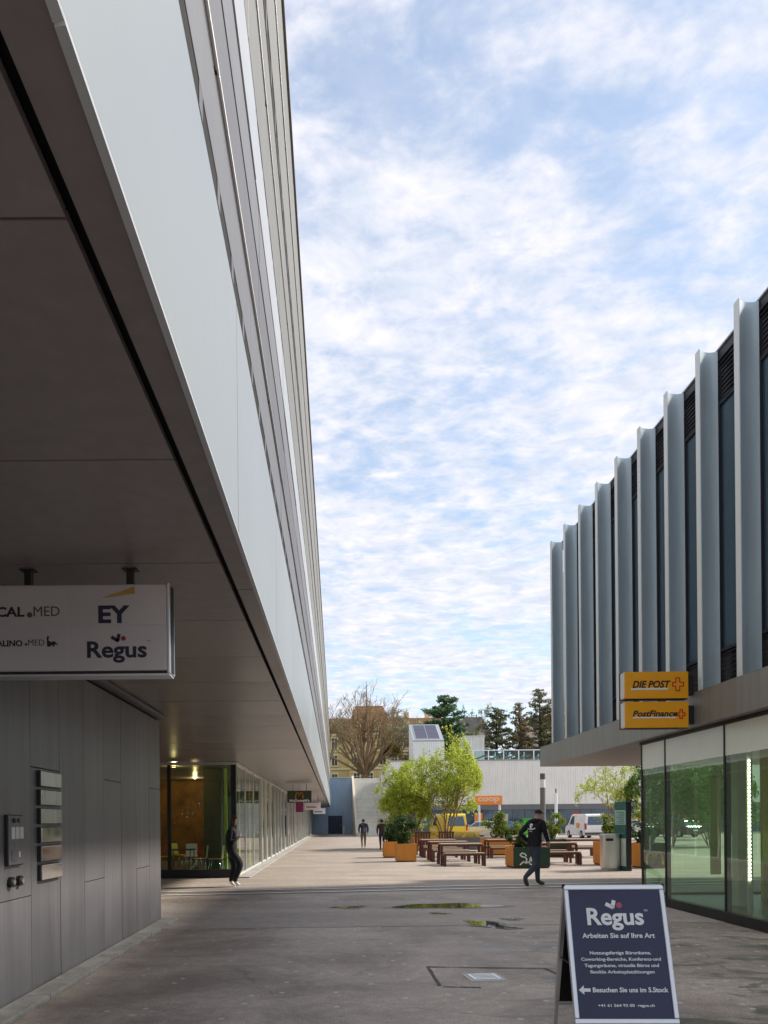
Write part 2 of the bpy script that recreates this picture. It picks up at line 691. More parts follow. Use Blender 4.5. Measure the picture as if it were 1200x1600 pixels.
M_solar = mat('solar_cell', (0.045, 0.04, 0.07), 0.15, var=0.15, piece=0.15, spec=0.7)
M_orange = mat('post_orange', (0.92, 0.40, 0.008), 0.4, var=0.04)
M_coop = mat('sign_orange', (0.85, 0.26, 0.03), 0.4, var=0.05)
M_ink = mat('ink_black', (0.012, 0.012, 0.016), 0.5, var=0)
M_inkn = mat('ink_navy', (0.012, 0.014, 0.035), 0.5, var=0)
M_inkg = mat('ink_grey', (0.06, 0.06, 0.06), 0.5, var=0)
M_red = mat('sign_red', (0.65, 0.025, 0.02), 0.45, var=0.03)
M_wine = mat('ink_wine', (0.22, 0.012, 0.03), 0.5, var=0)
M_yel = mat('sign_yellow', (0.85, 0.52, 0.03), 0.45, var=0.03)
M_gold = mat('ink_gold', (0.40, 0.24, 0.05), 0.5, var=0.05)
M_wht = mat('print_white', (0.82, 0.82, 0.84), 0.5, var=0.02)
M_signface = mat('sign_silver', (0.62, 0.60, 0.61), 0.32, metal=0.55, var=0.05, scale=1.2, piece=0.02)
M_poster = mat('poster_navy', (0.030, 0.034, 0.085), 0.34, var=0.25, scale=2.2, coat=0.0, spec=0.35)
M_pink2 = mat('poster_red_dot', (0.45, 0.06, 0.10), 0.4, var=0)
M_frame = mat('snap_frame_alu', (0.66, 0.68, 0.72), 0.32, metal=0.7, var=0.06, scale=12)
M_plate1 = mat('nameplate_matte', (0.48, 0.50, 0.48), 0.30, metal=0.7, var=0.25, scale=14, stretch=(1, 1, 0.1))
M_plate2 = mat('nameplate_gloss', (0.55, 0.55, 0.52), 0.10, metal=0.9, var=0.2, scale=6)
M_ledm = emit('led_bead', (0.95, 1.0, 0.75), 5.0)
M_olive = mat('interior_yellow', (0.58, 0.47, 0.06), 0.7, var=0.15)
M_iwall = mat('interior_amber', (0.20, 0.085, 0.018), 0.7, var=0.85, scale=1.6)
M_idark = mat('interior_dark', (0.04, 0.035, 0.03), 0.8, var=0.2)
M_ifloor = mat('interior_floor', (0.16, 0.15, 0.13), 0.35, var=0.15)
M_ipale = mat('interior_pale', (0.50, 0.49, 0.40), 0.7, var=0.12)
M_icol = mat('interior_column', (0.11, 0.095, 0.07), 0.8, var=0.2)
M_lime = mat('lime_strip', (0.50, 0.55, 0.12), 0.5, var=0.05)
M_mag = mat('magenta_banner', (0.30, 0.015, 0.12), 0.5, var=0.08)
M_mcgreen = mat('sign_dark_green', (0.035, 0.045, 0.022), 0.45, var=0.08)
M_chyel = mat('chair_yellow', (0.80, 0.52, 0.02), 0.4, var=0.03)
M_chwood = mat('chair_birch', (0.62, 0.42, 0.24), 0.4, var=0.1)
M_chrome = mat('chair_chrome', (0.75, 0.75, 0.74), 0.15, metal=1.0, var=0.03)
M_teal = mat('stele_teal', (0.32, 0.56, 0.50), 0.25, var=0.06)
M_teald = mat('stele_dark_teal', (0.02, 0.13, 0.12), 0.25, var=0.1)
M_tealp = mat('stele_pale', (0.62, 0.72, 0.66), 0.25, var=0.06)
M_vanw = mat('van_white', (0.80, 0.80, 0.80), 0.25, var=0.02, coat=0.5)
M_vany = mat('van_yellow', (0.85, 0.58, 0.02), 0.3, var=0.02, coat=0.5)
M_carg = mat('car_silver', (0.48, 0.50, 0.53), 0.25, metal=0.5, var=0.03, coat=0.5)
M_card = mat('car_dark_grey', (0.05, 0.055, 0.065), 0.25, metal=0.3, var=0.03, coat=0.5)
M_carb = mat('car_blue', (0.10, 0.15, 0.26), 0.25, metal=0.3, var=0.03, coat=0.5)
M_tyre = mat('tyre', (0.02, 0.02, 0.02), 0.85, var=0.1)
M_rim = mat('rim', (0.45, 0.45, 0.46), 0.3, metal=0.8, var=0.05)
M_tail = mat('tail_light', (0.40, 0.02, 0.02), 0.2, var=0.1)
M_vgreen = mat('bright_green', (0.05, 0.42, 0.04), 0.4, var=0.1)
M_skin = mat('skin', (0.50, 0.30, 0.22), 0.5, var=0.06)
M_hoodie = mat('hoodie_black', (0.010, 0.010, 0.016), 0.85, var=0.2, scale=12)
M_jeans = mat('jeans', (0.045, 0.06, 0.085), 0.85, var=0.35, scale=9)
M_jeansd = mat('jeans_dark', (0.022, 0.022, 0.04), 0.85, var=0.3, scale=9)
M_blackcl = mat('black_cloth', (0.009, 0.009, 0.012), 0.8, var=0.2, scale=12)
M_boot = mat('boot_brown', (0.06, 0.045, 0.035), 0.7, var=0.2)
M_shoe = mat('white_shoe', (0.72, 0.70, 0.70), 0.6, var=0.08)
M_hairb = mat('hair_brown', (0.10, 0.035, 0.02), 0.55, var=0.3, scale=30)
M_haird = mat('hair_dark', (0.015, 0.010, 0.008), 0.6, var=0.2)
M_cap = mat('cap_black', (0.018, 0.012, 0.014), 0.8, var=0.15)
M_navy = mat('jacket_navy', (0.05, 0.05, 0.10), 0.8, var=0.2)
M_grtr = mat('trousers_taupe', (0.22, 0.18, 0.15), 0.85, var=0.15)
M_maroon = mat('shirt_maroon', (0.05, 0.022, 0.025), 0.8, var=0.2)
M_bag = mat('bag_mauve_grey', (0.22, 0.18, 0.22), 0.7, var=0.2)
M_eye = mat('eye_dark', (0.01, 0.01, 0.01), 0.3, var=0)
LF_lime = leafmat('leaf_lime', (0.24, 0.36, 0.03), (0.70, 0.74, 0.13), 0.55)
LF_mid = leafmat('leaf_mid_green', (0.05, 0.13, 0.02), (0.20, 0.32, 0.06), 0.45)
LF_pine = leafmat('needle_dark', (0.035, 0.095, 0.045), (0.14, 0.25, 0.10), 0.3)
LF_pine2 = leafmat('needle_olive', (0.10, 0.115, 0.05), (0.28, 0.27, 0.14), 0.3)
LF_pine3 = leafmat('needle_brown', (0.20, 0.15, 0.075), (0.44, 0.35, 0.19), 0.35)
LF_shrub = leafmat('leaf_dark_shrub', (0.02, 0.06, 0.015), (0.11, 0.17, 0.05), 0.25)
LF_shrub2 = leafmat('leaf_light_shrub', (0.08, 0.14, 0.02), (0.32, 0.38, 0.08), 0.35)
LF_olive = leafmat('leaf_ochre', (0.16, 0.12, 0.02), (0.36, 0.25, 0.05), 0.3)
LF_grass = leafmat('blade_ochre', (0.30, 0.22, 0.04), (0.58, 0.44, 0.10), 0.35)
LF_twig = leafmat('twig_buds', (0.16, 0.13, 0.05), (0.34, 0.27, 0.10), 0.3)
LF_pale = leafmat('leaf_pale', (0.22, 0.23, 0.12), (0.36, 0.36, 0.20), 0.4)

M_water = bpy.data.materials.new('puddle_water')
M_water.use_nodes = True
_p = M_water.node_tree.nodes['Principled BSDF']
_p.inputs['Base Color'].default_value = (0.05, 0.045, 0.04, 1)
_p.inputs['Roughness'].default_value = 0.03
_p.inputs['Specular IOR Level'].default_value = 0.7

# ------------------------------------------------------------------ text


def text_mesh(txt, width=None, height=None, bold=0.0, shear=0.0, depth=0.0):
    cu = bpy.data.curves.new('t', 'FONT')
    cu.body = txt
    cu.offset = bold
    cu.shear = shear
    cu.resolution_u = 3
    cu.extrude = 0.001
    ob = bpy.data.objects.new('t', cu)
    C.objects.link(ob)
    dg = bpy.context.evaluated_depsgraph_get()
    me = bpy.data.meshes.new_from_object(ob.evaluated_get(dg))
    bpy.data.objects.remove(ob)
    bpy.data.curves.remove(cu)
    xs = [v.co.x for v in me.vertices]
    ys = [v.co.y for v in me.vertices]
    x0, x1, y0, y1 = min(xs), max(xs), min(ys), max(ys)
    sx = width / (x1 - x0) if width else None
    sy = height / (y1 - y0) if height else sx
    sx = sx or sy
    for v in me.vertices:
        v.co = ((v.co.x - x0) * sx, (v.co.y - y0) * sy, v.co.z)
    return me


def lettering(txt, m, parent, x, z, y, width=None, height=None, bold=0.0, shear=0.0, M=None, name='lettering'):
    """Flat lettering facing -Y with its lower left corner at (x, y, z) in the parent's space; M overrides the placement."""
    me = text_mesh(txt, width, height, bold, shear)
    T = M if M else Matrix.Translation((x, y, z)) @ Matrix.Rotation(R(90), 4, 'X')
    me.transform(T)
    me.name = name
    return link(name, me, m, parent)


def flat(polys, m, parent, name, T=None, th=0.002):
    """Flat print shapes in local XY (x right, y up), thickness th towards the viewer."""
    mb = MB()
    for p in polys:
        mb.prism(p, 'z', 0, th)
    me = mb.mesh(name)
    if T:
        me.transform(T)
    return link(name, me, m, parent)


def circ(x, y, r, n=20):
    return [(x + r * math.cos(2 * math.pi * i / n), y + r * math.sin(2 * math.pi * i / n)) for i in range(n)]


def stroke(pts, wd):
    """polyline ribbon polygons (quads) of width wd"""
    res = []
    for a_, b_ in zip(pts[:-1], pts[1:]):
        dx, dy = b_[0] - a_[0], b_[1] - a_[1]
        d = math.hypot(dx, dy)
        nx, ny = -dy / d * wd / 2, dx / d * wd / 2
        ex, ey = dx / d * wd * 0.2, dy / d * wd * 0.2
        res.append([(a_[0] + nx - ex, a_[1] + ny - ey), (a_[0] - nx - ex, a_[1] - ny - ey),
                    (b_[0] - nx + ex, b_[1] - ny + ey), (b_[0] + nx + ex, b_[1] + ny + ey)])
    return res


FRONT = Matrix.Rotation(R(90), 4, 'X')      # local XY sheet -> facing -Y

# ================================================================== GROUND
g = MB()
g.face([(-600, -300, 0), (600, -300, 0), (600, 900, 0), (-600, 900, 0)])
struct(B(g, 'ground', M_plaza, recalc=False))


def sheet(name, m, pts, z):
    b_ = MB()
    b_.face([(x, y, z) for x, y in pts])
    return struct(B(b_, name, m, recalc=False))


rnd = random.Random(5)


def ragged(x0, x1, y, amp, n, slope=0.0):
    return [(x0 + (x1 - x0) * i / n, y + slope * (x0 + (x1 - x0) * i / n) + rnd.uniform(-amp, amp)) for i in range(n + 1)]


edge = ragged(-9, 12, 16.15, 0.015, 30, 0.13)
sheet('foreground_pavement', M_near, [(-9, -20), (12, -20)] + edge[::-1], 0.004)
lo = ragged(-9, 12, 10.95, 0.05, 40, 0.02)
hi = ragged(-9, 12, 14.4, 0.04, 40, 0.03)
sheet('pavement_repair_strip', M_patch, lo + hi[::-1], 0.008)
for k, dy in enumerate((0.0, 0.75)):
    y0 = 16.35 + dy
    sheet('painted_line', M_paint, [(-9, y0 - 1.17), (12, y0 + 1.56), (12, y0 + 1.70), (-9, y0 - 1.03)], 0.012)


def blob(cx_, cy_, rx, ry, n=28, j=0.16, seed=0):
    r_ = random.Random(seed)
    ph = [r_.uniform(0, 6.28) for _ in range(4)]
    res = []
    for i in range(n):
        t = 2 * math.pi * i / n
        k = 1 + j * (math.sin(2 * t + ph[0]) * 0.5 + math.sin(3 * t + ph[1]) * 0.4 + math.sin(5 * t + ph[2]) * 0.35)
        res.append((cx_ + rx * k * math.cos(t), cy_ + ry * k * math.sin(t)))
    return res


M_wet = mat('wet_asphalt', (0.13, 0.108, 0.092), 0.42, var=0.3, scale=6)
for k, (px_, py_, rx_, ry_, sd, jj) in enumerate(((2.02, 13.45, 0.83, 0.40, 3, 0.30), (2.20, 11.15, 0.17, 0.30, 4, 0.55), (0.22, 13.4, 0.32, 0.13, 6, 0.45), (2.75, 11.6, 0.10, 0.12, 8, 0.5), (1.72, 12.4, 0.12, 0.07, 9, 0.5), (2.45, 10.75, 0.12, 0.12, 10, 0.6))):
    sheet('wet_margin', M_wet, blob(px_ + 0.02, py_, rx_ * 1.14 + 0.03, ry_ * 1.25 + 0.05, 40, jj, sd), 0.0125)
    sheet('puddle', M_water, blob(px_, py_, rx_, ry_, 40, jj, sd), 0.0165)

# drain cover set in its patched surround
dc = thing('drain_cover', 'small square grey steel drain cover set in the cracked asphalt', 'drain cover', (1.47, 7.35, 0.004))
box('frame', M_cgrey, dc, -0.18, 0.18, -0.17, 0.17, 0.0, 0.008, world=False)
pl = box('plate', M_alu, dc, -0.14, 0.14, -0.13, 0.13, 0.008, 0.016, world=False, bevel=0.003)
for i in range(4):
    box('rib', M_cgrey, pl, -0.11, 0.11, -0.10 + i * 0.06, -0.085 + i * 0.06, 0.016, 0.019, world=False)
dc.rotation_euler.z = 0.12
M_tar = mat('tar_seam', (0.035, 0.032, 0.03), 0.6, var=0.2)
for sx0, sy0, sx1, sy1, wd in ((0.98, 7.9, 2.2, 7.75, 0.03), (0.98, 7.0, 0.98, 7.9, 0.03), (2.2, 7.75, 2.32, 6.9, 0.045), (1.0, 6.95, 1.35, 6.9, 0.025)):
    d = Vector((sx1 - sx0, sy1 - sy0)).normalized()
    nn = Vector((-d.y, d.x)) * wd / 2
    k = 10
    aa = [(sx0 + (sx1 - sx0) * i / k + nn.x * rnd.uniform(0.4, 1.5), sy0 + (sy1 - sy0) * i / k + nn.y * rnd.uniform(0.4, 1.5)) for i in range(k + 1)]
    bb = [(sx0 + (sx1 - sx0) * i / k - nn.x * rnd.uniform(0.4, 1.5), sy0 + (sy1 - sy0) * i / k - nn.y * rnd.uniform(0.4, 1.5)) for i in range(k + 1)]
    sheet('tar_seam', M_tar, aa + bb[::-1], 0.010)

# kerb strips along the left building
ys = [-4 + 1.25 * i for i in range(14)]
kb = struct(bpy.data.objects.new('kerb', None))
C.objects.link(kb)
yy = -3.0
while yy < 11.9:
    y1 = min(yy + 1.2, 11.95)
    e = rnd.uniform(-0.015, 0.015)
    B(MB().box(-2.80, -2.56 + e, yy, y1 - 0.008, 0.0, 0.05), 'kerb_stone', M_conc, kb, bevel=0.012)
    yy = y1
yy = 20.7
while yy < 90:
    y1 = yy + 2.4
    B(MB().box(-2.78, -2.42, yy, y1 - 0.01, 0.0, 0.035), 'kerb_stone', M_conc, kb, bevel=0.008)
    yy = y1

# hill behind the far wall
h = MB()
nx, ny = 40, 24
for j in range(ny + 1):
    for i in range(nx + 1):
        x = -150 + 300 * i / nx
        y = 93.2 + 500 * (j / ny) ** 1.6
        z = 6.75 + min(5.0, (y - 93.2) * 0.05) + (0.35 * math.sin(x * 0.21 + y * 0.13) if j > 1 else 0)
        h.v.append((x, y, z if j else 6.75))
for j in range(ny):
    for i in range(nx):
        a_ = j * (nx + 1) + i
        h.f.append((a_, a_ + 1, a_ + nx + 2, a_ + nx + 1))
        h.mi.append(0)
struct(B(h, 'hill', M_grass, smooth=True))

# ================================================================== LEFT OFFICE BUILDING
FX = -0.585          # facade plane
WX = -2.81           # recessed ground-floor wall plane
SZ = 3.30            # soffit height
Y0, Y1 = -3.2, 90.0
ob = thing('office_building', 'long white and grey office building overhanging a dark passage', 'building', (-6, 40, 0))
rn = random.Random(11)

# core and roof
box('core', M_idark, ob, -14, FX - 0.32, Y0, Y1, SZ + 0.14, 11.75)
box('roof', M_roofgr, ob, -14.1, FX + 0.03, Y0 - 0.05, Y1 + 0.05, 11.93, 12.02)
box('soffit_backing', M_gap, ob, -14, FX - 0.14, Y0, Y1, SZ + 0.07, SZ + 0.13)
# soffit panels
y = -3.48
me_s = {}
while y < Y1 - 0.2:
    y2 = min(y + 1.395, Y1)
    key = round(y2 - y, 3)
    if key not in me_s:
        me_s[key] = MB().box(-9.5, FX - 0.165, 0, y2 - y - 0.012, 0, 0.03).mesh('soffit_panel', off=(-6, 0, 0))
    link('soffit_panel', me_s[key], M_soffit, ob, loc=(0, y - 40, SZ + rn.uniform(0, 0.002)))
    y = y2
y = -2.45
me_e = MB().box(FX - 0.125, FX - 0.004, 0, 3.94, 0, 0.03).mesh('soffit_edge_strip', off=(-6, 0, 0))
while y < Y1 - 2:
    link('soffit_edge_strip', me_e, M_soffit, ob, loc=(0, y - 40, SZ))
    y += 3.95
# white spandrel panels with drip flange
me_w = MB().box(FX - 0.05, FX, 0, 2.984, SZ + 0.075, 4.80).mesh('spandrel_panel', off=(-6, 0, 0), bevel=0.004)
me_d = MB().prism([(FX - 0.003, SZ - 0.01), (FX + 0.022, SZ - 0.006), (FX + 0.002, SZ + 0.07), (FX - 0.003, SZ + 0.07)], 'y', 0, 2.992).mesh('drip_flange', off=(-6, 0, 0))
y = -4.42
while y < Y1 - 2.0:
    link('spandrel_panel', me_w, M_white, ob, loc=(0, y - 40, rn.uniform(-0.001, 0.001)))
    link('drip_flange', me_d, M_whiteb, ob, loc=(0, y - 40, 0))
    y += 3.0


def slot(z0, z1):
    box('vent_slot', M_gap, ob, FX - 0.05, FX - 0.007, Y0, Y1 - 0.5, z0 + 0.002, z1 - 0.002)
    b_ = MB()
    y_ = Y0 + 0.3
    while y_ < Y1 - 1:
        b_.box(FX - 0.0069, FX - 0.003, y_, y_ + 0.09, z0 + 0.035, z1 - 0.004)
        y_ += 0.52
    B(b_, 'slot_spacer', M_grey2, ob, world=True)['kind'] = 'stuff'


def band(name, m, z0, z1, proud, length, start, th=0.05):
    me = MB().box(FX - th + proud, FX + proud, 0, length - 0.012, z0, z1).mesh(name, off=(-6, 0, 0), bevel=0.004)
    y_ = start
    while y_ < Y1 - length * 0.7:
        link(name, me, m, ob, loc=(rn.uniform(-0.002, 0.002), y_ - 40, 0))
        y_ += length


def rail(z, proud, r=0.011):
    rl = B(MB().tube([(FX + proud, Y0, z), (FX + proud, Y1 - 0.3, z)], r, 8), 'guide_rail', M_rail, ob, world=True, smooth=True)
    me = MB().box(FX - 0.04, FX + proud, 0, 0.02, z - 0.014, z + 0.014).mesh('rail_bracket', off=(-6, 0, 0))
    y_ = -2.2
    while y_ < Y1 - 1:
        link('rail_bracket', me, M_black, rl, loc=(0, y_ - 40, 0))
        y_ += 3.0


slot(4.80, 4.96)
band('grey_band_panel', M_grey1, 4.96, 5.44, -0.002, 3.0, -3.6)
rail(5.47, 0.008)
band('blind_box_panel', M_grey2, 5.50, 6.14, -0.008, 3.0, -2.9)
band('grey_band_panel', M_grey1, 6.145, 6.62, -0.002, 3.0, -2.9)
band('white_sill_panel', M_whiteb, 6.625, 7.20, 0.008, 3.0, -3.2)
slot(7.20, 7.34)
band('champagne_panel', M_tan, 7.34, 8.17, -0.001, 3.0, -3.6)
rail(8.22, 0.006, 0.008)
band('champagne_panel', M_tan, 8.27, 9.08, -0.008, 3.0, -2.9)
slot(9.09, 9.36)
band('champagne_panel', M_tan, 9.36, 10.5, -0.001, 3.0, -3.6)
rail(10.55, 0.006, 0.008)
band('champagne_panel', M_tan, 10.6, 11.92, -0.003, 3.0, -3.1)
# end cap of the upper floors
box('end_wall', M_bwall, ob, -14, FX - 0.06, Y1, Y1 + 0.12, SZ, 11.92)

# dark clad entrance block on the left
box('block_core', M_gap, ob, -9.4, WX - 0.025, -3.0, 11.76, 0.0, 3.26)
yj = [-5.45 + 0.7 * 0 + 0.718 * i for i in range(0, 25)]
yj = [6.79 + 0.718 * i for i in range(-13, 8)]
for i in range(len(yj) - 1):
    a_, b_ = yj[i] + 0.004, yj[i + 1] - 0.004
    k = i - 12           # panel 0 is the one left of the name plates
    cut = {0: 0.92, 1: 2.11, 3: 0.92, 4: 2.11, 6: 0.93, 7: 2.11}.get(k, None)
    if cut is None and k < 0:
        cut = [0.92, 2.11, None][k % 3]
    segs = [(0.03, 3.20)] if cut is None else [(0.03, cut - 0.004), (cut + 0.004, 3.20)]
    for z0, z1 in segs:
        box('wall_panel', M_dpanel, ob, WX - 0.02, WX + rn.uniform(-0.0015, 0.0015), a_, b_, z0, z1, bevel=0.0015)
box('wall_end_panel', M_dpanel, ob, -9.0, WX - 0.022, 11.765, 11.79, 0.03, 3.20)
box('head_trim', M_grey1, ob, WX - 0.02, WX + 0.10, -3.0, 11.84, 3.235, 3.285)

# shop at the corner: floor, walls, glass
SY = 20.9
box('shop_floor', M_ifloor, ob, -13.5, WX - 0.06, SY + 0.05, 89.9, 0.0, 0.03)
box('shop_back_wall', M_iwall, ob, -9.45, -9.3, SY + 0.1, 33.0, 0.03, SZ - 0.02)
box('shop_back_wall', M_ipale, ob, -9.45, -9.3, 33.2, 89.5, 0.03, SZ - 0.02)
box('shop_end_wall', M_iwall, ob, -9.2, -4.6, 30.0, 30.2, 0.03, SZ - 0.02)
box('shop_divider', M_ipale, ob, -9.2, WX - 0.4, 46.0, 46.2, 0.03, SZ - 0.02)
box('shop_divider', M_mag, ob, -9.2, WX - 0.4, 62.0, 62.2, 0.03, SZ - 0.02)
box('shop_column', M_icol, ob, -4.15, -3.62, 23.2, 23.75, 0.03, SZ - 0.02)
box('shop_column', M_icol, ob, -6.9, -6.4, 25.6, 26.1, 0.03, SZ - 0.02)
box('lime_post', M_lime, ob, -3.50, -3.42, 23.2, 23.35, 0.03, SZ - 0.02)
# stair soffit inside (diagonal bright edges)
B(MB().prism([(-3.45, 1.9), (-2.95, 2.45), (-2.95, 2.54), (-3.45, 1.99)], 'y', 24.2, 24.4), 'stair_edge', M_ipale, ob, world=True)
B(MB().prism([(-3.45, 2.25), (-2.95, 2.75), (-2.95, 2.79), (-3.45, 2.29)], 'y', 24.5, 24.6), 'stair_edge', M_ipale, ob, world=True)
# front glazing (faces the camera)
box('base_rail', M_black, ob, -9.2, WX - 0.02, SY - 0.04, SY + 0.06, 0.0, 0.24)
box('head_rail', M_alu, ob, -9.2, WX - 0.02, SY - 0.05, SY + 0.06, 3.21, 3.285)
xs_ = [-9.2, -7.0, -4.72, WX - 0.08]
for x in xs_[1:3]:
    box('mullion', M_black, ob, x - 0.045, x + 0.045, SY - 0.03, SY + 0.09, 0.24, 3.21)
box('corner_post', M_black, ob, WX - 0.14, WX - 0.004, SY - 0.035, SY + 0.12, 0.24, 3.21)
for a_, b_ in ((-9.2, -7.045), (-6.955, -4.765), (-4.675, WX - 0.14)):
    box('glass_pane', M_glass, ob, a_, b_, SY, SY + 0.012, 0.24, 3.21)
# side glazing along the passage
box('head_rail', M_alu, ob, WX - 0.05, WX + 0.03, SY + 0.02, 89.8, 3.21, 3.285)
box('base_rail', M_post, ob, WX - 0.06, WX + 0.012, SY + 0.13, 89.8, 0.0, 0.07)
yp = [SY + 0.12, 23.1, 25.4, 27.9, 29.7, 31.8, 34.0, 35.8, 37.6, 40.2, 43.4, 45.2, 48.0, 51.0, 52.8, 56, 59, 61.0, 64, 67.5, 71, 75, 79, 84, 89.6]
for i, y in enumerate(yp[1:]):
    if i in (0, 1):
        box('joint_fin', M_post, ob, WX - 0.03, WX + 0.008, y - 0.02, y + 0.02, 0.07, 3.21)
    else:
        box('post', M_post, ob, WX - 0.06, WX + 0.05, y - 0.06, y + 0.06, 0.0, 3.21)
for i in range(len(yp) - 1):
    g0 = 0.02 if i in (1,) else 0.06
    box('glass_pane', M_glass, ob, WX - 0.03, WX - 0.018, yp[i] + g0, yp[i + 1] - 0.06, 0.07, 3.21)
# door pulls, posters inside the panes
for y in (30.3, 35.3, 36.3, 44.0, 44.8, 52.2):
    box('door_pull', M_steel, ob, WX + 0.03, WX + 0.06, y, y + 0.03, 0.85, 1.35)
for i, (y, m_, z0, z1) in enumerate(((47.0, M_mag, 0.4, 2.9), (49.5, M_red, 0.3, 2.6), (53.5, M_mag, 0.5, 2.8), (57.0, M_yel, 0.8, 1.9), (25.0, M_lime, 0.1, 3.1), (22.3, M_lime, 0.1, 3.1))):
    box('window_banner', m_, ob, WX - 0.12, WX - 0.11, y, y + (0.28 if i > 3 else 0.9), z0, z1)
# lamps added for the corner shop's warm glow, in invented downlight fittings


def lamp(x, y, z, e, col, r=0.12):
    ld = bpy.data.lights.new('added_shop_lamp', 'POINT')
    ld.energy = e
    ld.color = col
    ld.shadow_soft_size = r
    lo_ = bpy.data.objects.new('added_shop_lamp', ld)
    C.objects.link(lo_)
    lo_.location = (x, y, z)


M_added_spot = emit('downlight', (1.0, 0.75, 0.4), 0.8)  # glowing lens of unseen fittings, added as bodies for the point lights
for i, (x, y, e_, lab) in enumerate(((-7.6, 26.2, 20, 'round warm ceiling downlight added for glow deep in the corner shop'), (-5.4, 28.4, 12, 'round warm ceiling downlight added for glow at the back of the corner shop'), (-4.9, 22.4, 6, 'round warm ceiling downlight added for glow near the corner shop window'))):
    t = thing('added_downlight', lab, 'lamp', (x, y, SZ))
    B(MB().tube([(0, 0, -0.03), (0, 0, 0)], 0.08, 16), 'rim', M_alu, t)
    B(MB().tube([(0, 0, -0.036), (0, 0, -0.031)], 0.06, 16), 'lens', M_added_spot, t)
    lamp(x, y, SZ - 0.16, e_, (1.0, 0.66, 0.28), 0.06)

# chairs and table in the shop


def shop_chair(label, loc, rz, seatm):
    t = thing('chair', label, 'chair', loc, rz, 'shell chairs inside the corner shop')
    B(MB().box(-0.21, 0.21, -0.2, 0.2, 0.44, 0.46), 'seat', seatm, t, bevel=0.008)
    prof = [(0.17, 0.44), (0.22, 0.47), (0.235, 0.6), (0.255, 0.85), (0.24, 0.85), (0.215, 0.6), (0.2, 0.49), (0.17, 0.46)]
    B(MB().prism([(p[0], p[1]) for p in prof], 'x', -0.18, 0.18), 'backrest', seatm, t)
    for sx_ in (-1, 1):
        for sy_ in (-1, 1):
            B(MB().tube([(0.14 * sx_, 0.14 * sy_, 0.44), (0.21 * sx_, 0.21 * sy_, 0.0)], 0.011, 6), 'leg', M_chrome, t, smooth=True)
    return t


for i, (x, y, rz, m_, lab) in enumerate((
        (-5.55, 23.9, 1.9, M_chyel, 'yellow shell chair left of the white shell chair in the shop'),
        (-5.25, 24.9, 1.2, M_chyel, 'yellow shell chair half hidden behind another in the shop'),
        (-4.72, 24.0, 0.1, M_wht, 'white shell chair left of the shop column'),
        (-4.80, 25.2, 0.3, M_red, 'red shell chair behind the white one in the shop'),
        (-4.15, 22.45, -1.5, M_chwood, 'birch shell chair in front of the shop column facing the table'),
        (-3.62, 22.2, -1.6, M_chwood, 'birch shell chair nearest the corner post of the shop'),
        (-3.35, 22.9, -1.45, M_chwood, 'birch shell chair behind the walking woman in the shop'))):
    shop_chair(lab, (x, y, 0.03), rz, m_)
tb = thing('cafe_table', 'small dark cafe table beside birch chairs in the shop', 'table', (-4.75, 22.7, 0.03))
B(MB().box(-0.38, 0.38, -0.35, 0.35, 0.70, 0.73), 'tabletop', M_idark, tb, bevel=0.006)
for sx_ in (-1, 1):
    for sy_ in (-1, 1):
        B(MB().tube([(0.32 * sx_, 0.29 * sy_, 0.70), (0.33 * sx_, 0.3 * sy_, 0)], 0.016, 6), 'leg', M_chrome, tb)
# chrome flakes on threads, added to give glints in the shop
fo = thing('glint_flakes', 'chrome flakes on threads added as glints inside the corner shop', 'glint flakes', (-4.7, 24.1, SZ))
rf = random.Random(3)
fl = MB()
th_ = MB()
for k in range(16):
    x0_, y0_ = rf.uniform(-0.75, 0.3), rf.uniform(-0.5, 0.5)
    zb = -1.75 + (x0_ + 0.75) * 0.35 + rf.uniform(-0.15, 0.15)
    th_.tube([(x0_, y0_, 0), (x0_, y0_, zb)], 0.0012, 3)
    for i in range(rf.randint(2, 5)):
        z = zb + i * rf.uniform(0.07, 0.16)
        s_ = rf.uniform(0.018, 0.04)
        d1 = Vector((rf.uniform(-1, 1), rf.uniform(-1, 1), rf.uniform(-1, 1))).normalized() * s_
        d2 = d1.orthogonal().normalized() * s_ * 0.6
        p = Vector((x0_, y0_, z))
        fl.face([p - d1, p + d2, p + d1, p - d2])
B(fl, 'flakes', M_chrome, fo, recalc=False)
B(th_, 'threads', M_inkg, fo, recalc=False)

# intercom and name plates on the dark wall
ic = thing('intercom_panel', 'narrow black intercom panel with white buttons on the dark wall', 'intercom', (WX + 0.001, 6.40, 1.2))
box('housing', M_black, ic, 0, 0.03, -0.16, 0.15, 0.02, 0.46, world=False, bevel=0.004)
box('face_plate', M_dpanel, ic, 0.03, 0.035, -0.15, 0.14, 0.03, 0.45, world=False)
for i in range(3):
    box('button', M_wht, ic, 0.035, 0.042, -0.10 + i * 0.085, -0.035 + i * 0.085, 0.25, 0.355, world=False, bevel=0.004)
B(MB().tube([(0.03, -0.05, 0.41), (0.05, -0.05, 0.41)], 0.02, 14), 'camera_lens', M_black, ic)
B(MB().tube([(0.03, 0.04, 0.41), (0.044, 0.04, 0.41)], 0.02, 14), 'speaker', M_black, ic)
box('card_reader', M_grey1, ic, 0.035, 0.041, -0.10, 0.01, 0.06, 0.155, world=False)
box('label_strip', M_wht, ic, 0.035, 0.038, 0.05, 0.07, 0.09, 0.14, world=False)
for i, y in enumerate((6.33, 6.50)):
    ks = thing('key_switch', ('left' if i == 0 else 'right') + ' one of two round key switches under the intercom', 'switch', (WX + 0.001, y, 1.08))
    B(MB().tube([(0, 0, 0), (0.035, 0, 0)], 0.045, 18), 'rosette', M_black, ks)
    B(MB().tube([(0.035, 0, 0), (0.05, 0, 0)], 0.022, 14), 'barrel', M_steel, ks)
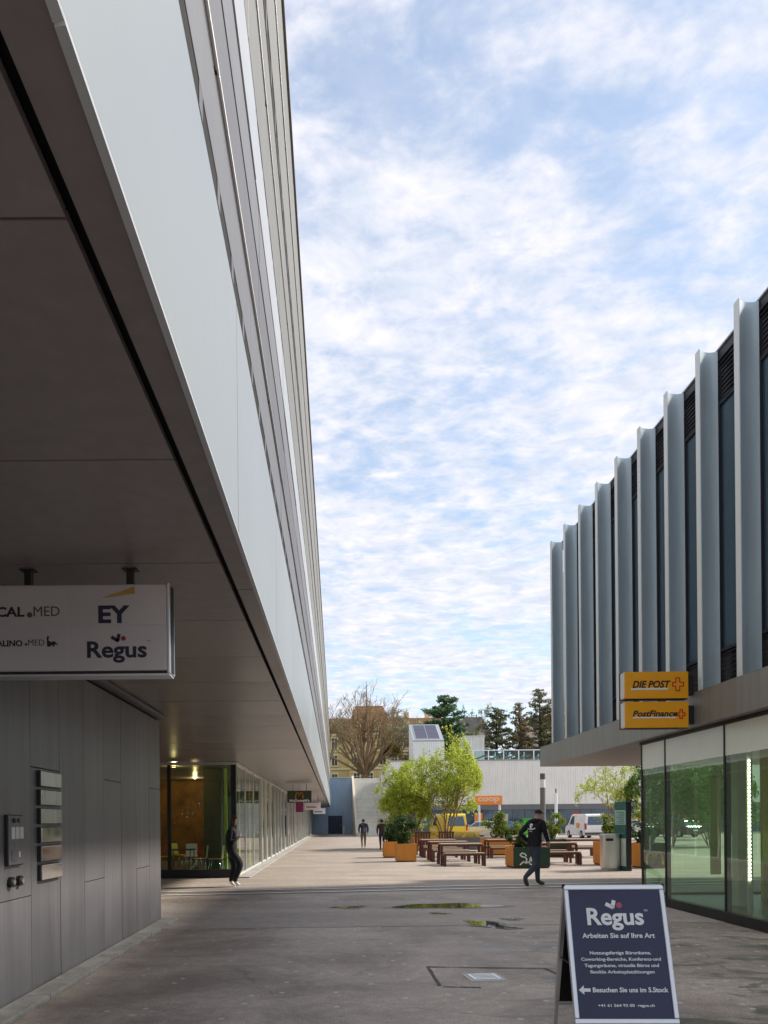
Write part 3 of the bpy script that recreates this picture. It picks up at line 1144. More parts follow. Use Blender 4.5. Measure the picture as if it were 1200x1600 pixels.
ordn = ['topmost', 'second from top', 'third from top', 'fourth from top', 'fifth from top', 'lowest']
for i in range(6):
    z1 = 2.085 - i * 0.1785
    npl = thing('name_plate', ordn[i] + (' brushed metal' if i < 3 else ' glossy mirror-like') + ' name plate on the dark wall', 'name plate', (WX + 0.001, 7.20, z1 - 0.152), 0, 'name plates by the entrance')
    box('backing', M_black, npl, 0, 0.028, -0.27, 0.26, 0.0, 0.152, world=False)
    box('plate', M_plate1 if i < 3 else M_plate2, npl, 0.028, 0.04, -0.255, 0.255, 0.006, 0.146, world=False, bevel=0.003)

# hanging company sign under the soffit
sg = thing('hanging_sign', 'silver hanging sign board with company names under the dark soffit', 'sign', (-1.85, 4.93, 2.58))
# local frame: x right, y away, z up;  board x -0.8..0.75
fr_ = B(MB().box(-0.82, 0.735, 0.0, 0.12, 0.02, 0.60), 'case', M_signface, sg, bevel=0.006)
box('end_cap', M_alu, sg, 0.735, 0.755, -0.012, 0.14, 0.0, 0.605, world=False, bevel=0.004)
box('end_groove', M_black, sg, 0.755, 0.76, 0.03, 0.10, 0.01, 0.59, world=False)
box('bottom_groove', M_black, sg, -0.82, 0.735, -0.004, 0.12, 0.0, 0.018, world=False)
box('bottom_rail', M_alu, sg, -0.82, 0.75, -0.008, 0.125, -0.014, -0.001, world=False)
for a_, b_, c_, d_, nm in ((0.075, 0.725, 0.325, 0.59, 'face_panel'), (0.075, 0.725, 0.03, 0.319, 'face_panel'), (-0.81, 0.069, 0.03, 0.59, 'face_panel')):
    box(nm, M_signface, sg, a_, b_, -0.006, 0.0, c_, d_, world=False)
for x in (-0.215, 0.475):
    box('hanger', M_black, sg, x - 0.022, x + 0.022, 0.04, 0.085, 0.60, 0.712, world=False)
    box('hanger_plate', M_black, sg, x - 0.05, x + 0.05, 0.03, 0.095, 0.712, 0.72, world=False)
yf = -0.008


def px2(x, y):       # pixel of the photo on the sign plane -> local x, z
    return ((x - 524) * 4.93 / 1150 + 1.85, 1.58 + (1283 - y) * 4.93 / 1150 - 2.58)


x0, z0 = px2(157, 971)
lettering('EY', M_inkn, sg, x0, z0, yf, width=0.21, height=0.118, bold=0.035)
wz = [px2(162, 932), px2(214, 925), px2(214, 914)]
flat([wz], M_gold, sg, 'wedge', T=Matrix.Translation((0, yf, 0)) @ FRONT)
x0, z0 = px2(139, 1033)
lettering('Regus', M_inkn, sg, x0, z0, yf, width=0.40, height=0.145, bold=0.026)
rc = px2(196, 995)
flat([circ(rc[0], rc[1], 0.016)], M_wine, sg, 'red_dot', T=Matrix.Translation((0, yf, 0)) @ FRONT)
flat(stroke([px2(178, 993), px2(187, 998.5), px2(189, 989)], 0.022), M_inkn, sg, 'arrow_mark', T=Matrix.Translation((0, yf, 0)) @ FRONT)
x0, z0 = px2(233, 1000)
lettering('TM', M_inkg, sg, x0, z0, yf, width=0.02)
x0, z0 = px2(0, 960)
lettering('CAL', M_ink, sg, x0 - 0.01, z0, yf, width=0.19, height=0.068, bold=0.03)
x0, z0 = px2(44, 958)
cc = px2(50, 957)
ring = circ(cc[0], cc[1], 0.017)
flat([circ(cc[0], cc[1], 0.018)], M_inkg, sg, 'dot_mark', T=Matrix.Translation((0, yf, 0)) @ FRONT)
x0, z0 = px2(56, 959)
lettering('MED', M_inkg, sg, x0, z0, yf, width=0.175, height=0.064)
x0, z0 = px2(0, 1006)
lettering('ALINO', M_ink, sg, x0 - 0.01, z0, yf, width=0.175, height=0.042, bold=0.03)
cc = px2(44, 1003)
flat([circ(cc[0], cc[1], 0.009)], M_inkg, sg, 'dot_mark', T=Matrix.Translation((0, yf, 0)) @ FRONT)
x0, z0 = px2(47, 1005)
lettering('MED', M_inkg, sg, x0, z0, yf, width=0.11, height=0.040)
flat([[px2(*q) for q in ((77, 1007), (76.5, 993), (78, 990), (80, 991), (79, 997), (83, 1000), (88, 998), (95, 1005), (89, 1003), (88, 1007), (86, 1007), (85, 1004), (81, 1007))]], M_ink, sg, 'animal_mark', T=Matrix.Translation((0, yf, 0)) @ FRONT)

# shop signs further along the passage
ms = thing('shop_sign', 'dark green hanging sign with yellow arches over white lettering', 'sign', (-1.65, 34.0, 2.45))
B(MB().box(-0.56, 0.56, 0, 0.12, 0, 0.55), 'board', M_mcgreen, ms, bevel=0.01)
for x in (-0.3, 0.32):
    box('hanger', M_black, ms, x - 0.012, x + 0.012, 0.045, 0.07, 0.55, 0.85, world=False)
lettering("McDonald's", M_wht, ms, -0.46, 0.04, -0.004, width=0.92, height=0.115, bold=0.03)


def arch(cx_, w_, h_, z_, th_):
    pts = []
    for i in range(13):
        t = math.pi * i / 12
        pts.append((cx_ - w_ * math.cos(t), z_ + h_ * (math.sin(t) ** 0.7)))
    return stroke(pts, th_)


flat(arch(-0.085, 0.085, 0.27, 0.20, 0.035) + arch(0.085, 0.085, 0.27, 0.20, 0.035), M_coop, ms, 'arches', T=Matrix.Translation((0, -0.004, 0)) @ FRONT)
for (lab, loc, wd, ht, m_, strip, zh) in (
        ('white hanging shop sign with a red strip behind the arches sign', (-1.45, 47.0, 2.32), 0.50, 0.45, M_wht, M_red, 0.53),
        ('white hanging shop sign with black edge farthest along the passage', (-1.35, 62.0, 2.20), 0.50, 0.46, M_wht, M_black, 0.64)):
    t = thing('shop_sign', lab, 'sign', loc, 0)
    B(MB().box(-wd, wd, 0, 0.12, 0, ht), 'board', m_, t, bevel=0.01)
    box('strip', strip, t, -wd * 0.8, wd * 0.5, -0.004, 0.0, ht * 0.3, ht * 0.46, world=False)
    for x in (-wd * 0.7, wd * 0.7):
        box('hanger', M_black, t, x - 0.012, x + 0.012, 0.045, 0.07, ht, ht + zh, world=False)
t = thing('shop_sign', 'magenta square sign below the arches sign on the shopfront', 'sign', (-2.15, 41.0, 2.0))
B(MB().box(-0.05, 0.37, 0, 0.1, 0.1, 0.65), 'board', M_mag, t, bevel=0.01)
box('hanger', M_black, t, 0.14, 0.18, 0.03, 0.07, 0.65, 1.3, world=False)

# ================================================================== RIGHT POST BUILDING
PX = 5.66
GX = 5.88
GY = 14.1
PY = 20.3
pb = thing('post_building', 'dark glazed post office building with tall grey-green vertical fins', 'building', (10, 7, 0))
box('core', M_louv, pb, 6.17, 18, 0.6, 19.5, 3.56, 8.74)
box('parapet', M_louv, pb, 6.07, 18, 0.55, 19.58, 8.74, 8.89)
box('coping', M_pgrey, pb, 6.05, 18, 0.5, 19.6, 8.89, 8.92)
box('soffit', M_psof, pb, PX + 0.03, 18, 0.6, PY - 0.02, 3.035, 3.075)
box('floor_slab', M_gap, pb, PX + 0.06, 18, 0.7, PY - 0.06, 3.08, 3.52)
y = PY
k = 0
while y > 1.5:
    y2 = y - 2.24
    box('fascia_panel', M_pgrey, pb, PX - 0.0, PX + 0.05, y2 + 0.008, y, 3.03, 3.54, bevel=0.004)
    y = y2
for i in range(5):
    box('fascia_panel', M_pgrey, pb, PX + 0.06 + i * 2.3, PX + 0.05 + (i + 1) * 2.3, PY - 0.05, PY, 3.03, 3.54, bevel=0.004)
box('fascia_cap', M_pgrey, pb, PX + 0.0, 6.4, 0.6, PY - 0.01, 3.542, 3.555)
# fins: curved blade section
fx0, fx1 = 5.75, 6.04
sec = []
nseg = 10
for i in range(nseg + 1):       # concave camera-side face bowing away in the middle
    u = i / nseg
    sec.append((fx0 + 0.012 + (fx1 - fx0) * u, -0.075 + 0.05 * math.sin(math.pi * u * 0.9) + 0.02 * u))
for i in range(nseg, -1, -1):
    u = i / nseg
    sec.append((fx0 + 0.012 + (fx1 - fx0) * u, 0.045 - 0.02 * u))
fm = MB().prism(sec, 'z', 3.56, 8.88).mesh('fin', off=(10, 0, 0))
em = MB().box(fx0 - 0.010, fx0 + 0.0115, -0.08, 0.05, 3.556, 8.90).mesh('fin_edge', off=(10, 0, 0), bevel=0.006)
louv = MB()
for i in range(9):
    z = 8.08 + i * 0.072
    louv.prism([(6.065, z), (6.12, z + 0.03), (6.12, z + 0.04), (6.065, z + 0.012)], 'y', -0.99, -0.05)
lm = louv.mesh('louver_grille', off=(10, 0, 0))
louv2 = MB()
for i in range(8):
    z = 3.60 + i * 0.075
    louv2.prism([(6.065, z), (6.12, z + 0.03), (6.12, z + 0.04), (6.065, z + 0.012)], 'y', -0.99, -0.05)
lm2 = louv2.mesh('louver_grille', off=(10, 0, 0))
gm = MB().box(6.09, 6.13, -1.05, -0.04, 4.22, 8.04).mesh('window', off=(10, 0, 0))
sm_ = MB().box(6.06, 6.11, -1.05, -0.04, 4.17, 4.22).box(6.06, 6.11, -1.05, -0.04, 8.02, 8.07).box(6.06, 6.088, -0.06, -0.04, 4.22, 8.02).mesh('frame', off=(10, 0, 0))
for i in range(17):
    yf_ = 19.42 - 1.122 * i
    f = link('fin', fm, M_fin, pb, loc=(0, yf_ - 7, 0))
    link('fin_edge', em, M_finedge, f)
    wn = link('window', gm, M_dglass, pb, loc=(rn.uniform(-.004, .004), yf_ - 7, 0))
    link('frame', sm_, M_louv, wn)
    link('louver_grille', lm, M_pgrey if False else M_louv, pb, loc=(0, yf_ - 7, 0))
    link('louver_grille', lm2, M_louv, pb, loc=(0, yf_ - 7, 0))
# ground floor glazing
box('plinth', M_black, pb, GX - 0.03, GX + 0.10, 1.0, GY + 0.03, 0.0, 0.16)
box('plinth', M_black, pb, GX + 0.101, 17, GY - 0.06, GY + 0.02, 0.0, 0.16)
box('head_rail', M_black, pb, GX - 0.03, GX + 0.10, 1.0, GY + 0.03, 2.975, 3.03)
yg = [GY, 13.1, 11.1, 9.1, 7.1, 5.1, 3.1, 1.1]
for i in range(len(yg) - 1):
    b1, b0 = yg[i] - 0.018, yg[i + 1] + 0.018
    box('mullion', M_black, pb, GX - 0.012, GX + 0.08, yg[i + 1] - 0.018, yg[i + 1] + 0.018, 0.16, 2.975)
    box('glass_pane', M_gglass, pb, GX, GX + 0.012, b0, b1, 0.16, 2.51)
    box('transom_panel', M_frost, pb, GX, GX + 0.02, b0, b1, 2.512, 2.975)
box('corner_post', M_black, pb, GX - 0.012, GX + 0.05, GY - 0.025, GY + 0.025, 0.16, 2.975)
xg = [GX + 0.05, 7.8, 9.8, 12, 15]
for i in range(4):
    box('glass_pane', M_gglass, pb, xg[i], xg[i + 1] - 0.05, GY - 0.02, GY - 0.008, 0.16, 2.975)
    box('mullion', M_black, pb, xg[i + 1] - 0.05, xg[i + 1], GY - 0.05, GY + 0.01, 0.16, 2.975)
box('interior_floor', M_ifloor, pb, GX + 0.11, 17, 1.0, GY - 0.07, 0.0, 0.12)
box('interior_wall', M_olive, pb, 10.6, 10.75, 1.1, 8.6, 0.12, 3.03)
box('interior_wall', M_olive, pb, 7.62, 9.6, 13.1, 13.2, 0.12, 2.9)
box('lime_banner', M_lime, pb, 6.80, 6.99, 13.35, 13.37, 0.55, 2.3)
box('interior_column', M_ipale, pb, 6.62, 6.86, 12.1, 12.3, 0.12, 3.03)
box('counter', M_cortenD, pb, 7.75, 8.6, 9.0, 12.6, 0.12, 1.15)
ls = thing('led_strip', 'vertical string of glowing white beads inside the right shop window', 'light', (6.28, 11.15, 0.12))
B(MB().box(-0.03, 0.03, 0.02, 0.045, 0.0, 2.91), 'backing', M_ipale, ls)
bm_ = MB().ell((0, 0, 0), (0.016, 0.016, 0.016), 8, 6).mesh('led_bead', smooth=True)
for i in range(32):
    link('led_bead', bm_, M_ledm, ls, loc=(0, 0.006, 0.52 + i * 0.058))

# post sign boxes
for i, (z0, z1, txt, lab) in enumerate(((3.46, 3.88, 'DIE POST', 'upper orange box sign reading DIE POST with a red cross'), (3.0, 3.41, 'PostFinance', 'lower orange box sign reading PostFinance with a red cross'))):
    t = thing('box_sign', lab, 'sign', (5.06, 11.55, z0))
    hh = z1 - z0
    B(MB().box(-0.50, 0.50, 0, 0.17, 0, hh), 'box', M_orange, t, bevel=0.006)
    box('side_face', M_wht, t, -0.508, -0.5005, 0.012, 0.158, 0.012, hh - 0.012, world=False)
    box('back_edge', M_black, t, -0.512, 0.5, 0.171, 0.20, -0.006, hh + 0.006, world=False)
    box('bottom_edge', M_black, t, -0.49, 0.49, 0.01, 0.16, -0.012, -0.001, world=False)
    box('bracket', M_black, t, 0.5005, 0.599 if i == 0 else 0.599, 0.03, 0.17, 0.06, hh - 0.06, world=False)
    if i == 0:
        box('underline', M_wht, t, -0.40, 0.18, -0.003, -0.001, 0.135, 0.165, world=False)
        lettering(txt, M_ink, t, -0.38, 0.165, -0.003, width=0.60, height=0.115, bold=0.03, shear=0.25)
        cr_ = [(0.30, 0.25), (0.30, 0.32), (0.36, 0.32), (0.36, 0.25), (0.42, 0.25), (0.42, 0.19), (0.36, 0.19), (0.36, 0.12), (0.30, 0.12), (0.30, 0.19), (0.25, 0.19), (0.25, 0.25)]
    else:
        box('underline', M_wht, t, -0.38, 0.30, -0.003, -0.001, 0.150, 0.172, world=False)
        lettering(txt, M_ink, t, -0.38, 0.173, -0.003, width=0.70, height=0.10, bold=0.03, shear=0.25)
        cr_ = [(0.36, 0.23), (0.36, 0.28), (0.40, 0.28), (0.40, 0.23), (0.44, 0.23), (0.44, 0.19), (0.40, 0.19), (0.40, 0.14), (0.36, 0.14), (0.36, 0.19), (0.33, 0.19), (0.33, 0.23)]
    cl = cr_ + [cr_[0]]
    flat(stroke(cl, 0.016), M_red, t, 'cross_mark', T=Matrix.Translation((0, -0.003, 0)) @ FRONT, th=0.003)

# ================================================================== A-BOARD
ab = thing('pavement_board', 'silver framed pavement board with navy Regus poster on the asphalt', 'A-board', (1.935, 5.15, 0.004), R(-2.0))
AW, ZT, Z0, DL = 0.345, 1.11, 0.21, 0.26
LEAN = math.atan2(DL, ZT - Z0)
HL = (ZT - Z0) / math.cos(LEAN)
HT = ZT / math.cos(LEAN)


def abT(side):      # sheet frame: x right, y up along the panel from its lower edge, z outward
    rot = Matrix.Rotation(R(90) - LEAN if side > 0 else R(90) + LEAN, 4, 'X')
    if side > 0:
        return Matrix.Translation((0, -DL, Z0)) @ Matrix.Rotation(R(90) - LEAN, 4, 'X')
    return Matrix.Translation((0, DL, Z0)) @ Matrix.Rotation(R(180), 4, 'Z') @ Matrix.Rotation(R(90) - LEAN, 4, 'X')


def abpart(name, m, x0, x1, y0, y1, z0, z1, side=1, bev=0.0, parent=None):
    me = MB().box(x0, x1, y0, y1, z0, z1).mesh(name, bevel=bev)
    me.transform(abT(side))
    return link(name, me, m, parent or ab)


leg_drop = Z0 / math.cos(LEAN)
for sd in (1, -1):
    fm_ = M_frame if sd > 0 else M_alu
    abpart('back_panel', M_gap if sd < 0 else M_black, -AW + 0.01, AW - 0.01, 0.01, HL - 0.01, -0.008, 0.0, sd)
    abpart('frame_rail', fm_, -AW, AW, HL - 0.034, HL, -0.012, 0.014, sd, 0.006)
    abpart('frame_rail', fm_, -AW, AW, 0.0, 0.034, -0.012, 0.014, sd, 0.006)
    for sx_ in (-1, 1):
        x0, x1 = (-AW, -AW + 0.034) if sx_ < 0 else (AW - 0.034, AW)
        abpart('frame_stile', fm_, x0, x1, 0.0345, HL - 0.0345, -0.012, 0.014, sd, 0.006)
        abpart('leg', M_alu, x0 + 0.004, x1 - 0.006, -leg_drop, 0.0, -0.012, 0.006, sd)
        abpart('corner_cap', M_black, x0 - 0.003 if sx_ < 0 else x1 - 0.012, x0 + 0.012 if sx_ < 0 else x1 + 0.003, HL - 0.02, HL + 0.006, -0.016, 0.010, sd)
abpart('poster', M_poster, -AW + 0.034, AW - 0.034, 0.034, HL - 0.034, 0.001, 0.004)
for sx_ in (-1, 1):
    B(MB().tube([(sx_ * (AW - 0.02), -0.15, 0.58), (sx_ * (AW - 0.02), 0.15, 0.58)], 0.005, 6), 'spreader', M_black, ab)
# print on the poster: u across 0..1, v from the top 0..1
T1 = abT(1)
PW, PH = 2 * (AW - 0.034), HL - 0.068


def pp(u, v, z=0.005):
    return (-AW + 0.034 + u * PW, 0.034 + (1 - v) * PH, z)


def ptext(txt, u0, u1, v0, v1, m, bold=0.0):
    a_ = pp(u0, v1)
    me = text_mesh(txt, (u1 - u0) * PW, (v1 - v0) * PH, bold)
    me.transform(T1 @ Matrix.Translation(a_))
    me.name = 'lettering'
    return link('lettering', me, m, ab)


ptext('Regus', 0.18, 0.80, 0.145, 0.325, M_wht, 0.025)
ptext('TM', 0.81, 0.85, 0.16, 0.175, M_wht)
ptext('Arbeiten Sie auf Ihre Art', 0.11, 0.90, 0.345, 0.385, M_wht, 0.022)
for i, s_ in enumerate(('Nutzungsfertige Büroräume,', 'Coworking-Bereiche, Konferenz-und', 'Tagungsräume, virtuelle Büros und', 'flexible Arbeitsplatzlösungen')):
    wd = (0.66, 0.86, 0.80, 0.69)[i]
    c0 = 0.505
    ptext(s_, c0 - wd / 2, c0 + wd / 2, 0.487 + i * 0.049, 0.520 + i * 0.049, M_wht, 0.016)
ptext('Besuchen Sie uns im 5.Stock', 0.17, 0.975, 0.765, 0.803, M_wht, 0.022)
ptext('+41 61 564 92 00  regus.ch', 0.21, 0.81, 0.89, 0.918, M_wht, 0.016)
me = MB()
ar = [(0.02, 0.785), (0.075, 0.75), (0.075, 0.772), (0.145, 0.772), (0.145, 0.798), (0.075, 0.798), (0.075, 0.82)]
me.prism([pp(u, v)[:2] for u, v in ar], 'z', 0.005, 0.0065)
m_ = me.mesh('arrow')
m_.transform(T1)
link('arrow', m_, M_wht, ab)
me = MB()
cxy = pp(0.545, 0.125)
me.prism(circ(cxy[0], cxy[1], 0.020), 'z', 0.005, 0.0065)
m_ = me.mesh('red_dot')
m_.transform(T1)
link('red_dot', m_, M_pink2, ab)
me = MB()
for q in stroke([pp(u, v)[:2] for u, v in ((0.405, 0.115), (0.47, 0.14), (0.49, 0.09))], 0.026):
    me.prism(q, 'z', 0.005, 0.0065)
m_ = me.mesh('arrow_mark')
m_.transform(T1)
link('arrow_mark', m_, M_wht, ab)

# ================================================================== FAR WALLS, STAIR, WHITE HALL
bw = thing('blue_grey_wall', 'tall blue-grey wall with a dark blue door at the end of the passage', 'wall', (-2, 91, 0))
box('wall', M_bwall, bw, -14, 2.05, 91, 93, 0, 6.9)
for x in (-9, -6, -3, 0.6):
    box('panel', M_bwall, bw, x - 2.96 if x < 0 else x - 3.56, x, 90.94, 91.0 - 0.002, 0.0, 6.86, bevel=0.01)
dr = box('door', M_bdoor, bw, -0.88, 0.86, 90.86, 90.935, 0.0, 2.25)
box('handle', M_steel, dr, 0.62, 0.72, 90.80, 90.858, 1.0, 1.06)
box('coping', M_cgrey, bw, -14, 2.05, 90.9, 93.1, 6.9, 7.02)
st = thing('staircase', 'wide concrete staircase climbing between blue-grey wall and white hall', 'staircase', (3.9, 84, 0))
nst = 40
yy, z = 75.0, 0.0
for i in range(nst):
    run = 1.3 if i in (10, 20, 30) else 0.36
    box('step', M_cgrey, st, 2.35, 5.60, yy, yy + run + 0.02, 0 if i == 0 else z - 0.05, z + 0.1725)
    z += 0.1725
    yy += run
yt = yy
B(MB().prism([(75.0, 0.0), (75.0, 0.35), (yt, z + 0.35), (yt, 0.0)], 'x', 2.08, 2.345), 'stringer', M_cream, st, world=True)
box('landing', M_cgrey, st, 2.08, 5.6, yt + 0.02, 93.4, 6.5, 6.9)
bo = thing('bollard', 'small pale bollard at the foot of the blue-grey wall', 'bollard', (0.95, 84, 0))
B(MB().tube([(0, 0, 0), (0, 0, 0.85)], 0.09, 14), 'post', M_post, bo, smooth=False)
B(MB().tube([(0, 0, 0.85), (0, 0, 0.92)], [0.10, 0.07], 14), 'cap', M_wht, bo)

wh = thing('white_hall', 'long low white ribbed metal hall across the plaza', 'building', (30, 82, 0))
HX, HY, HYB, HZ = 5.67, 75.0, 90.5, 7.70
box('core', M_idark, wh, HX + 0.25, 70, HY + 0.35, HYB - 0.1, 0.0, HZ - 0.2)


def corr(x0, x1, step, amp):
    pts = []
    x = x0
    while x < x1:
        pts += [(x, 0), (x + step * 0.45, 0), (x + step * 0.5, -amp), (x + step * 0.95, -amp)]
        x += step
    return pts


def corr_wall(name, m, parent, x0, x1, y, z0, z1, step=0.24, amp=0.05):
    b_ = MB()
    p = corr(x0, x1, step, amp)
    for (xa, ya), (xb, yb) in zip(p[:-1], p[1:]):
        b_.face([(xa, y + ya, z0), (xb, y + yb, z0), (xb, y + yb, z1), (xa, y + ya, z1)])
    return B(b_, name, m, parent, world=True, recalc=False, merge=True)


x = HX
while x < 66:
    corr_wall('cladding_panel', M_wcorr, wh, x, min(x + 7.2, 66) - 0.001, HY, 3.12, HZ - 0.10)
    x += 7.2
b_ = MB()
p = corr(HY, HYB, 0.24, 0.05)
for (ya, aa), (yb, ab_) in zip(p[:-1], p[1:]):
    b_.face([(HX + aa, ya, 0), (HX + ab_, yb, 0), (HX + ab_, yb, HZ - 0.10), (HX + aa, ya, HZ - 0.10)])
B(b_, 'side_cladding', M_wcorr, wh, world=True, recalc=False, merge=True)
box('coping', M_white, wh, HX - 0.10, 70, HY - 0.10, HYB, HZ - 0.10, HZ)
box('lintel_strip', M_grey1, wh, HX + 0.02, 66, HY + 0.02, HY + 0.2, 2.60, 3.118)
x = HX + 0.1
i = 0
while x < 62:
    wd = (2.6, 3.0, 1.2)[i % 3]
    wn = box('window', M_dglass, wh, x + 0.05, x + wd - 0.05, HY + 0.12, HY + 0.16, 0.12, 2.598)
    box('frame', M_grey2, wn, x - 0.05, x + 0.05, HY + 0.06, HY + 0.18, 0.0, 2.598)
    x += wd
    i += 1
box('plinth', M_cgrey, wh, HX, 66, HY + 0.04, HY + 0.3, 0, 0.12)
rp = random.Random(4)
for i in range(9):
    x = rp.uniform(8, 40)
    box('window_poster', rp.choice([M_cream, M_red, M_coop, M_wht, M_carb]), wh, x, x + rp.uniform(0.6, 1.4), HY + 0.10, HY + 0.115, rp.uniform(0.4, 1.0), rp.uniform(1.6, 2.3))
# sloped solar head house on the roof
sv = thing('solar_tower', 'white ribbed rooftop tower with a tilted solar panel', 'roof tower', (9.6, 80, HZ))
xa, xb = 8.42, 11.66
b_ = MB()
TY0, TY1 = 79.0, 83.4
ZA, ZB = 10.1, 12.25
b_.prism([(TY0, HZ), (TY0, ZA), (TY1 - 0.4, ZB), (TY1, ZB), (TY1, HZ)], 'x', xa, xb)
B(b_, 'body', M_wcorr, sv, world=True)
corr_wall('cladding', M_wcorr, sv, xa, xb, TY0 - 0.02, HZ, ZA - 0.1, step=0.24, amp=0.05)
sl_ = math.atan2(ZB - ZA, TY1 - 0.4 - TY0)
Ls = math.hypot(ZB - ZA, TY1 - 0.4 - TY0)
Ts = Matrix.Translation((xa - 9.6, TY0 - 80, ZA - HZ)) @ Matrix.Rotation(sl_, 4, 'X')


def slab(name, m, x0, x1, y0, y1, z0, z1, parent):
    me = MB().box(x0, x1, y0, y1, z0, z1).mesh(name)
    me.transform(Ts)
    return link(name, me, m, parent)


tw = xb - xa
slab('roof_tray', M_white, -0.06, tw + 0.06, -0.06, Ls + 0.1, 0.002, 0.10, sv)
pnl = slab('solar_panel', M_alu, 0.30, tw - 0.30, 0.30, Ls - 0.25, 0.101, 0.16, sv)
for i in range(2):
    for j in range(3):
        cw, chh = (tw - 0.72) / 2, (Ls - 0.67) / 3
        slab('cell', M_solar, 0.34 + i * (cw + 0.04), 0.34 + i * (cw + 0.04) + cw, 0.34 + j * (chh + 0.03), 0.34 + j * (chh + 0.03) + chh, 0.162, 0.168, pnl)
# concrete box and glazed roof lights
cb = thing('roof_plant_box', 'plain grey concrete box behind the hall roof', 'roof box', (16, 86, HZ))
box('box', M_cgrey, cb, 15.0, 17.3, 85, 88, HZ, 11.2, bevel=0.04)
box('cap', M_cgrey, cb, 14.92, 17.38, 84.92, 88.08, 11.2, 11.3)
rl_ = thing('roof_glazing', 'row of pale framed glass roof lights along the hall roof', 'roof light', (19, 79, HZ))
x = 14.7
k = 0
glm = glass('roof_glass', (0.75, 0.88, 0.86), 1.5)
while x < 26:
    z1 = 9.0 if x < 21.3 else 8.75
    box('post', M_wht, rl_, x - 0.05, x + 0.05, 78, 78.1, HZ, z1)
    box('post', M_wht, rl_, x - 0.05, x + 0.05, 82, 82.1, HZ, z1 + 0.1)
    if x + 1.6 < 26:
        box('rail', M_wht, rl_, x + 0.05, x + 1.55, 78, 78.08, z1 - 0.10, z1)
        box('glass_pane', glm, rl_, x + 0.06, x + 1.54, 78.03, 78.05, HZ + 0.02, z1 - 0.10)
        B(MB().prism([(x + 0.1, HZ + 0.2), (x + 1.5, HZ + 0.75), (x + 1.5, HZ + 0.9), (x + 0.1, HZ + 0.35)], 'y', 79, 81.5), 'louver_blade', M_grey2, rl_, world=True)
    x += 1.6
# coop sign on its post
cs = thing('shop_sign', 'orange illuminated-style sign panel with pale letters on a white post', 'sign', (14.6, 70, 0))
B(MB().box(-1.3, 1.3, 0, 0.2, 3.0, 3.9), 'panel', M_coop, cs, bevel=0.05)
for sx_ in (-0.9, 1.05):
    B(MB().tube([(sx_, 0.1, 0), (sx_, 0.1, 3.0)], 0.11, 10), 'post', M_wht, cs)
lettering('coop', mat('sign_peach', (0.85, 0.55, 0.36), 0.5, var=0), cs, -1.05, 3.15, -0.006, width=2.1, height=0.6, bold=0.05)
# tall light column behind the walking man
lc = thing('light_column', 'round grey light column with a white lens ring behind the walking man', 'street lamp', (8.35, 29.6, 0))
B(MB().tube([(0, 0, 0), (0, 0, 2.85)], 0.105, 18), 'shaft', M_grey1, lc)
B(MB().tube([(0, 0, 2.851), (0, 0, 3.18)], 0.10, 18), 'lens', M_wht, lc)
B(MB().tube([(0, 0, 3.181), (0, 0, 3.42)], 0.105, 18), 'cap', M_grey2, lc)
l2 = thing('light_column', 'slim white lamp post in front of the hall beside the van', 'street lamp', (20.4, 68, 0))
B(MB().tube([(0, 0, 0), (0, 0, 4.0)], 0.14, 12), 'shaft', M_wht, l2)
B(MB().tube([(0, 0, 4.0), (0, 0, 4.4)], 0.07, 10), 'tip', M_grey1, l2)
gp = thing('green_container', 'bright green container in front of the dark hall windows', 'container', (19.3, 73.2, 0))
B(MB().box(-0.7, 0.7, -0.4, 0.4, 0.1, 1.55), 'body', M_vgreen, gp, bevel=0.08)
box('lid', M_vgreen, gp, -0.74, 0.74, -0.44, 0.44, 1.55, 1.66, world=False, bevel=0.04)
for sx_ in (-0.5, 0.5):
    B(MB().tube([(sx_, -0.3, 0.1), (sx_, 0.3, 0.1)], 0.1, 10), 'wheel', M_tyre, gp)

# ================================================================== CHATEAU ON THE HILL
ch = thing('mansard_mansion', 'ochre stone mansion with brown mansard roof and domed tower on the hill', 'building', (10, 152, 9))
CY = 150.0
box('wall', M_ochre, ch, -9, 23.5, CY, CY + 14, 6.5, 19.2)
box('tower_wall', M_ochre, ch, 2.9, 11.2, CY - 1.6, CY - 0.002, 6.5, 19.4)
for z in (12.2, 15.8, 19.2):
    box('string_course', M_ochre2, ch, -9.1, 23.6, CY - 0.25, CY - 0.003, z - 0.22, z + 0.12)
    box('string_course', M_ochre2, ch, 2.7, 11.4, CY - 1.9, CY - 1.605, z - 0.22, z + 0.14)
rf_ = B(MB().prism([(CY - 0.3, 19.35), (CY + 0.9, 22.6), (CY + 7, 23.3), (CY + 13.4, 22.6), (CY + 14.3, 19.35)], 'x', -9.3, 23.8), 'roof', M_roofbr, ch, world=True)
for x in (-3, 15.2, 19.6):
    box('chimney', M_ochre2, rf_, x - 0.5, x + 0.5, CY + 5, CY + 6.2, 22.5, 24.4)
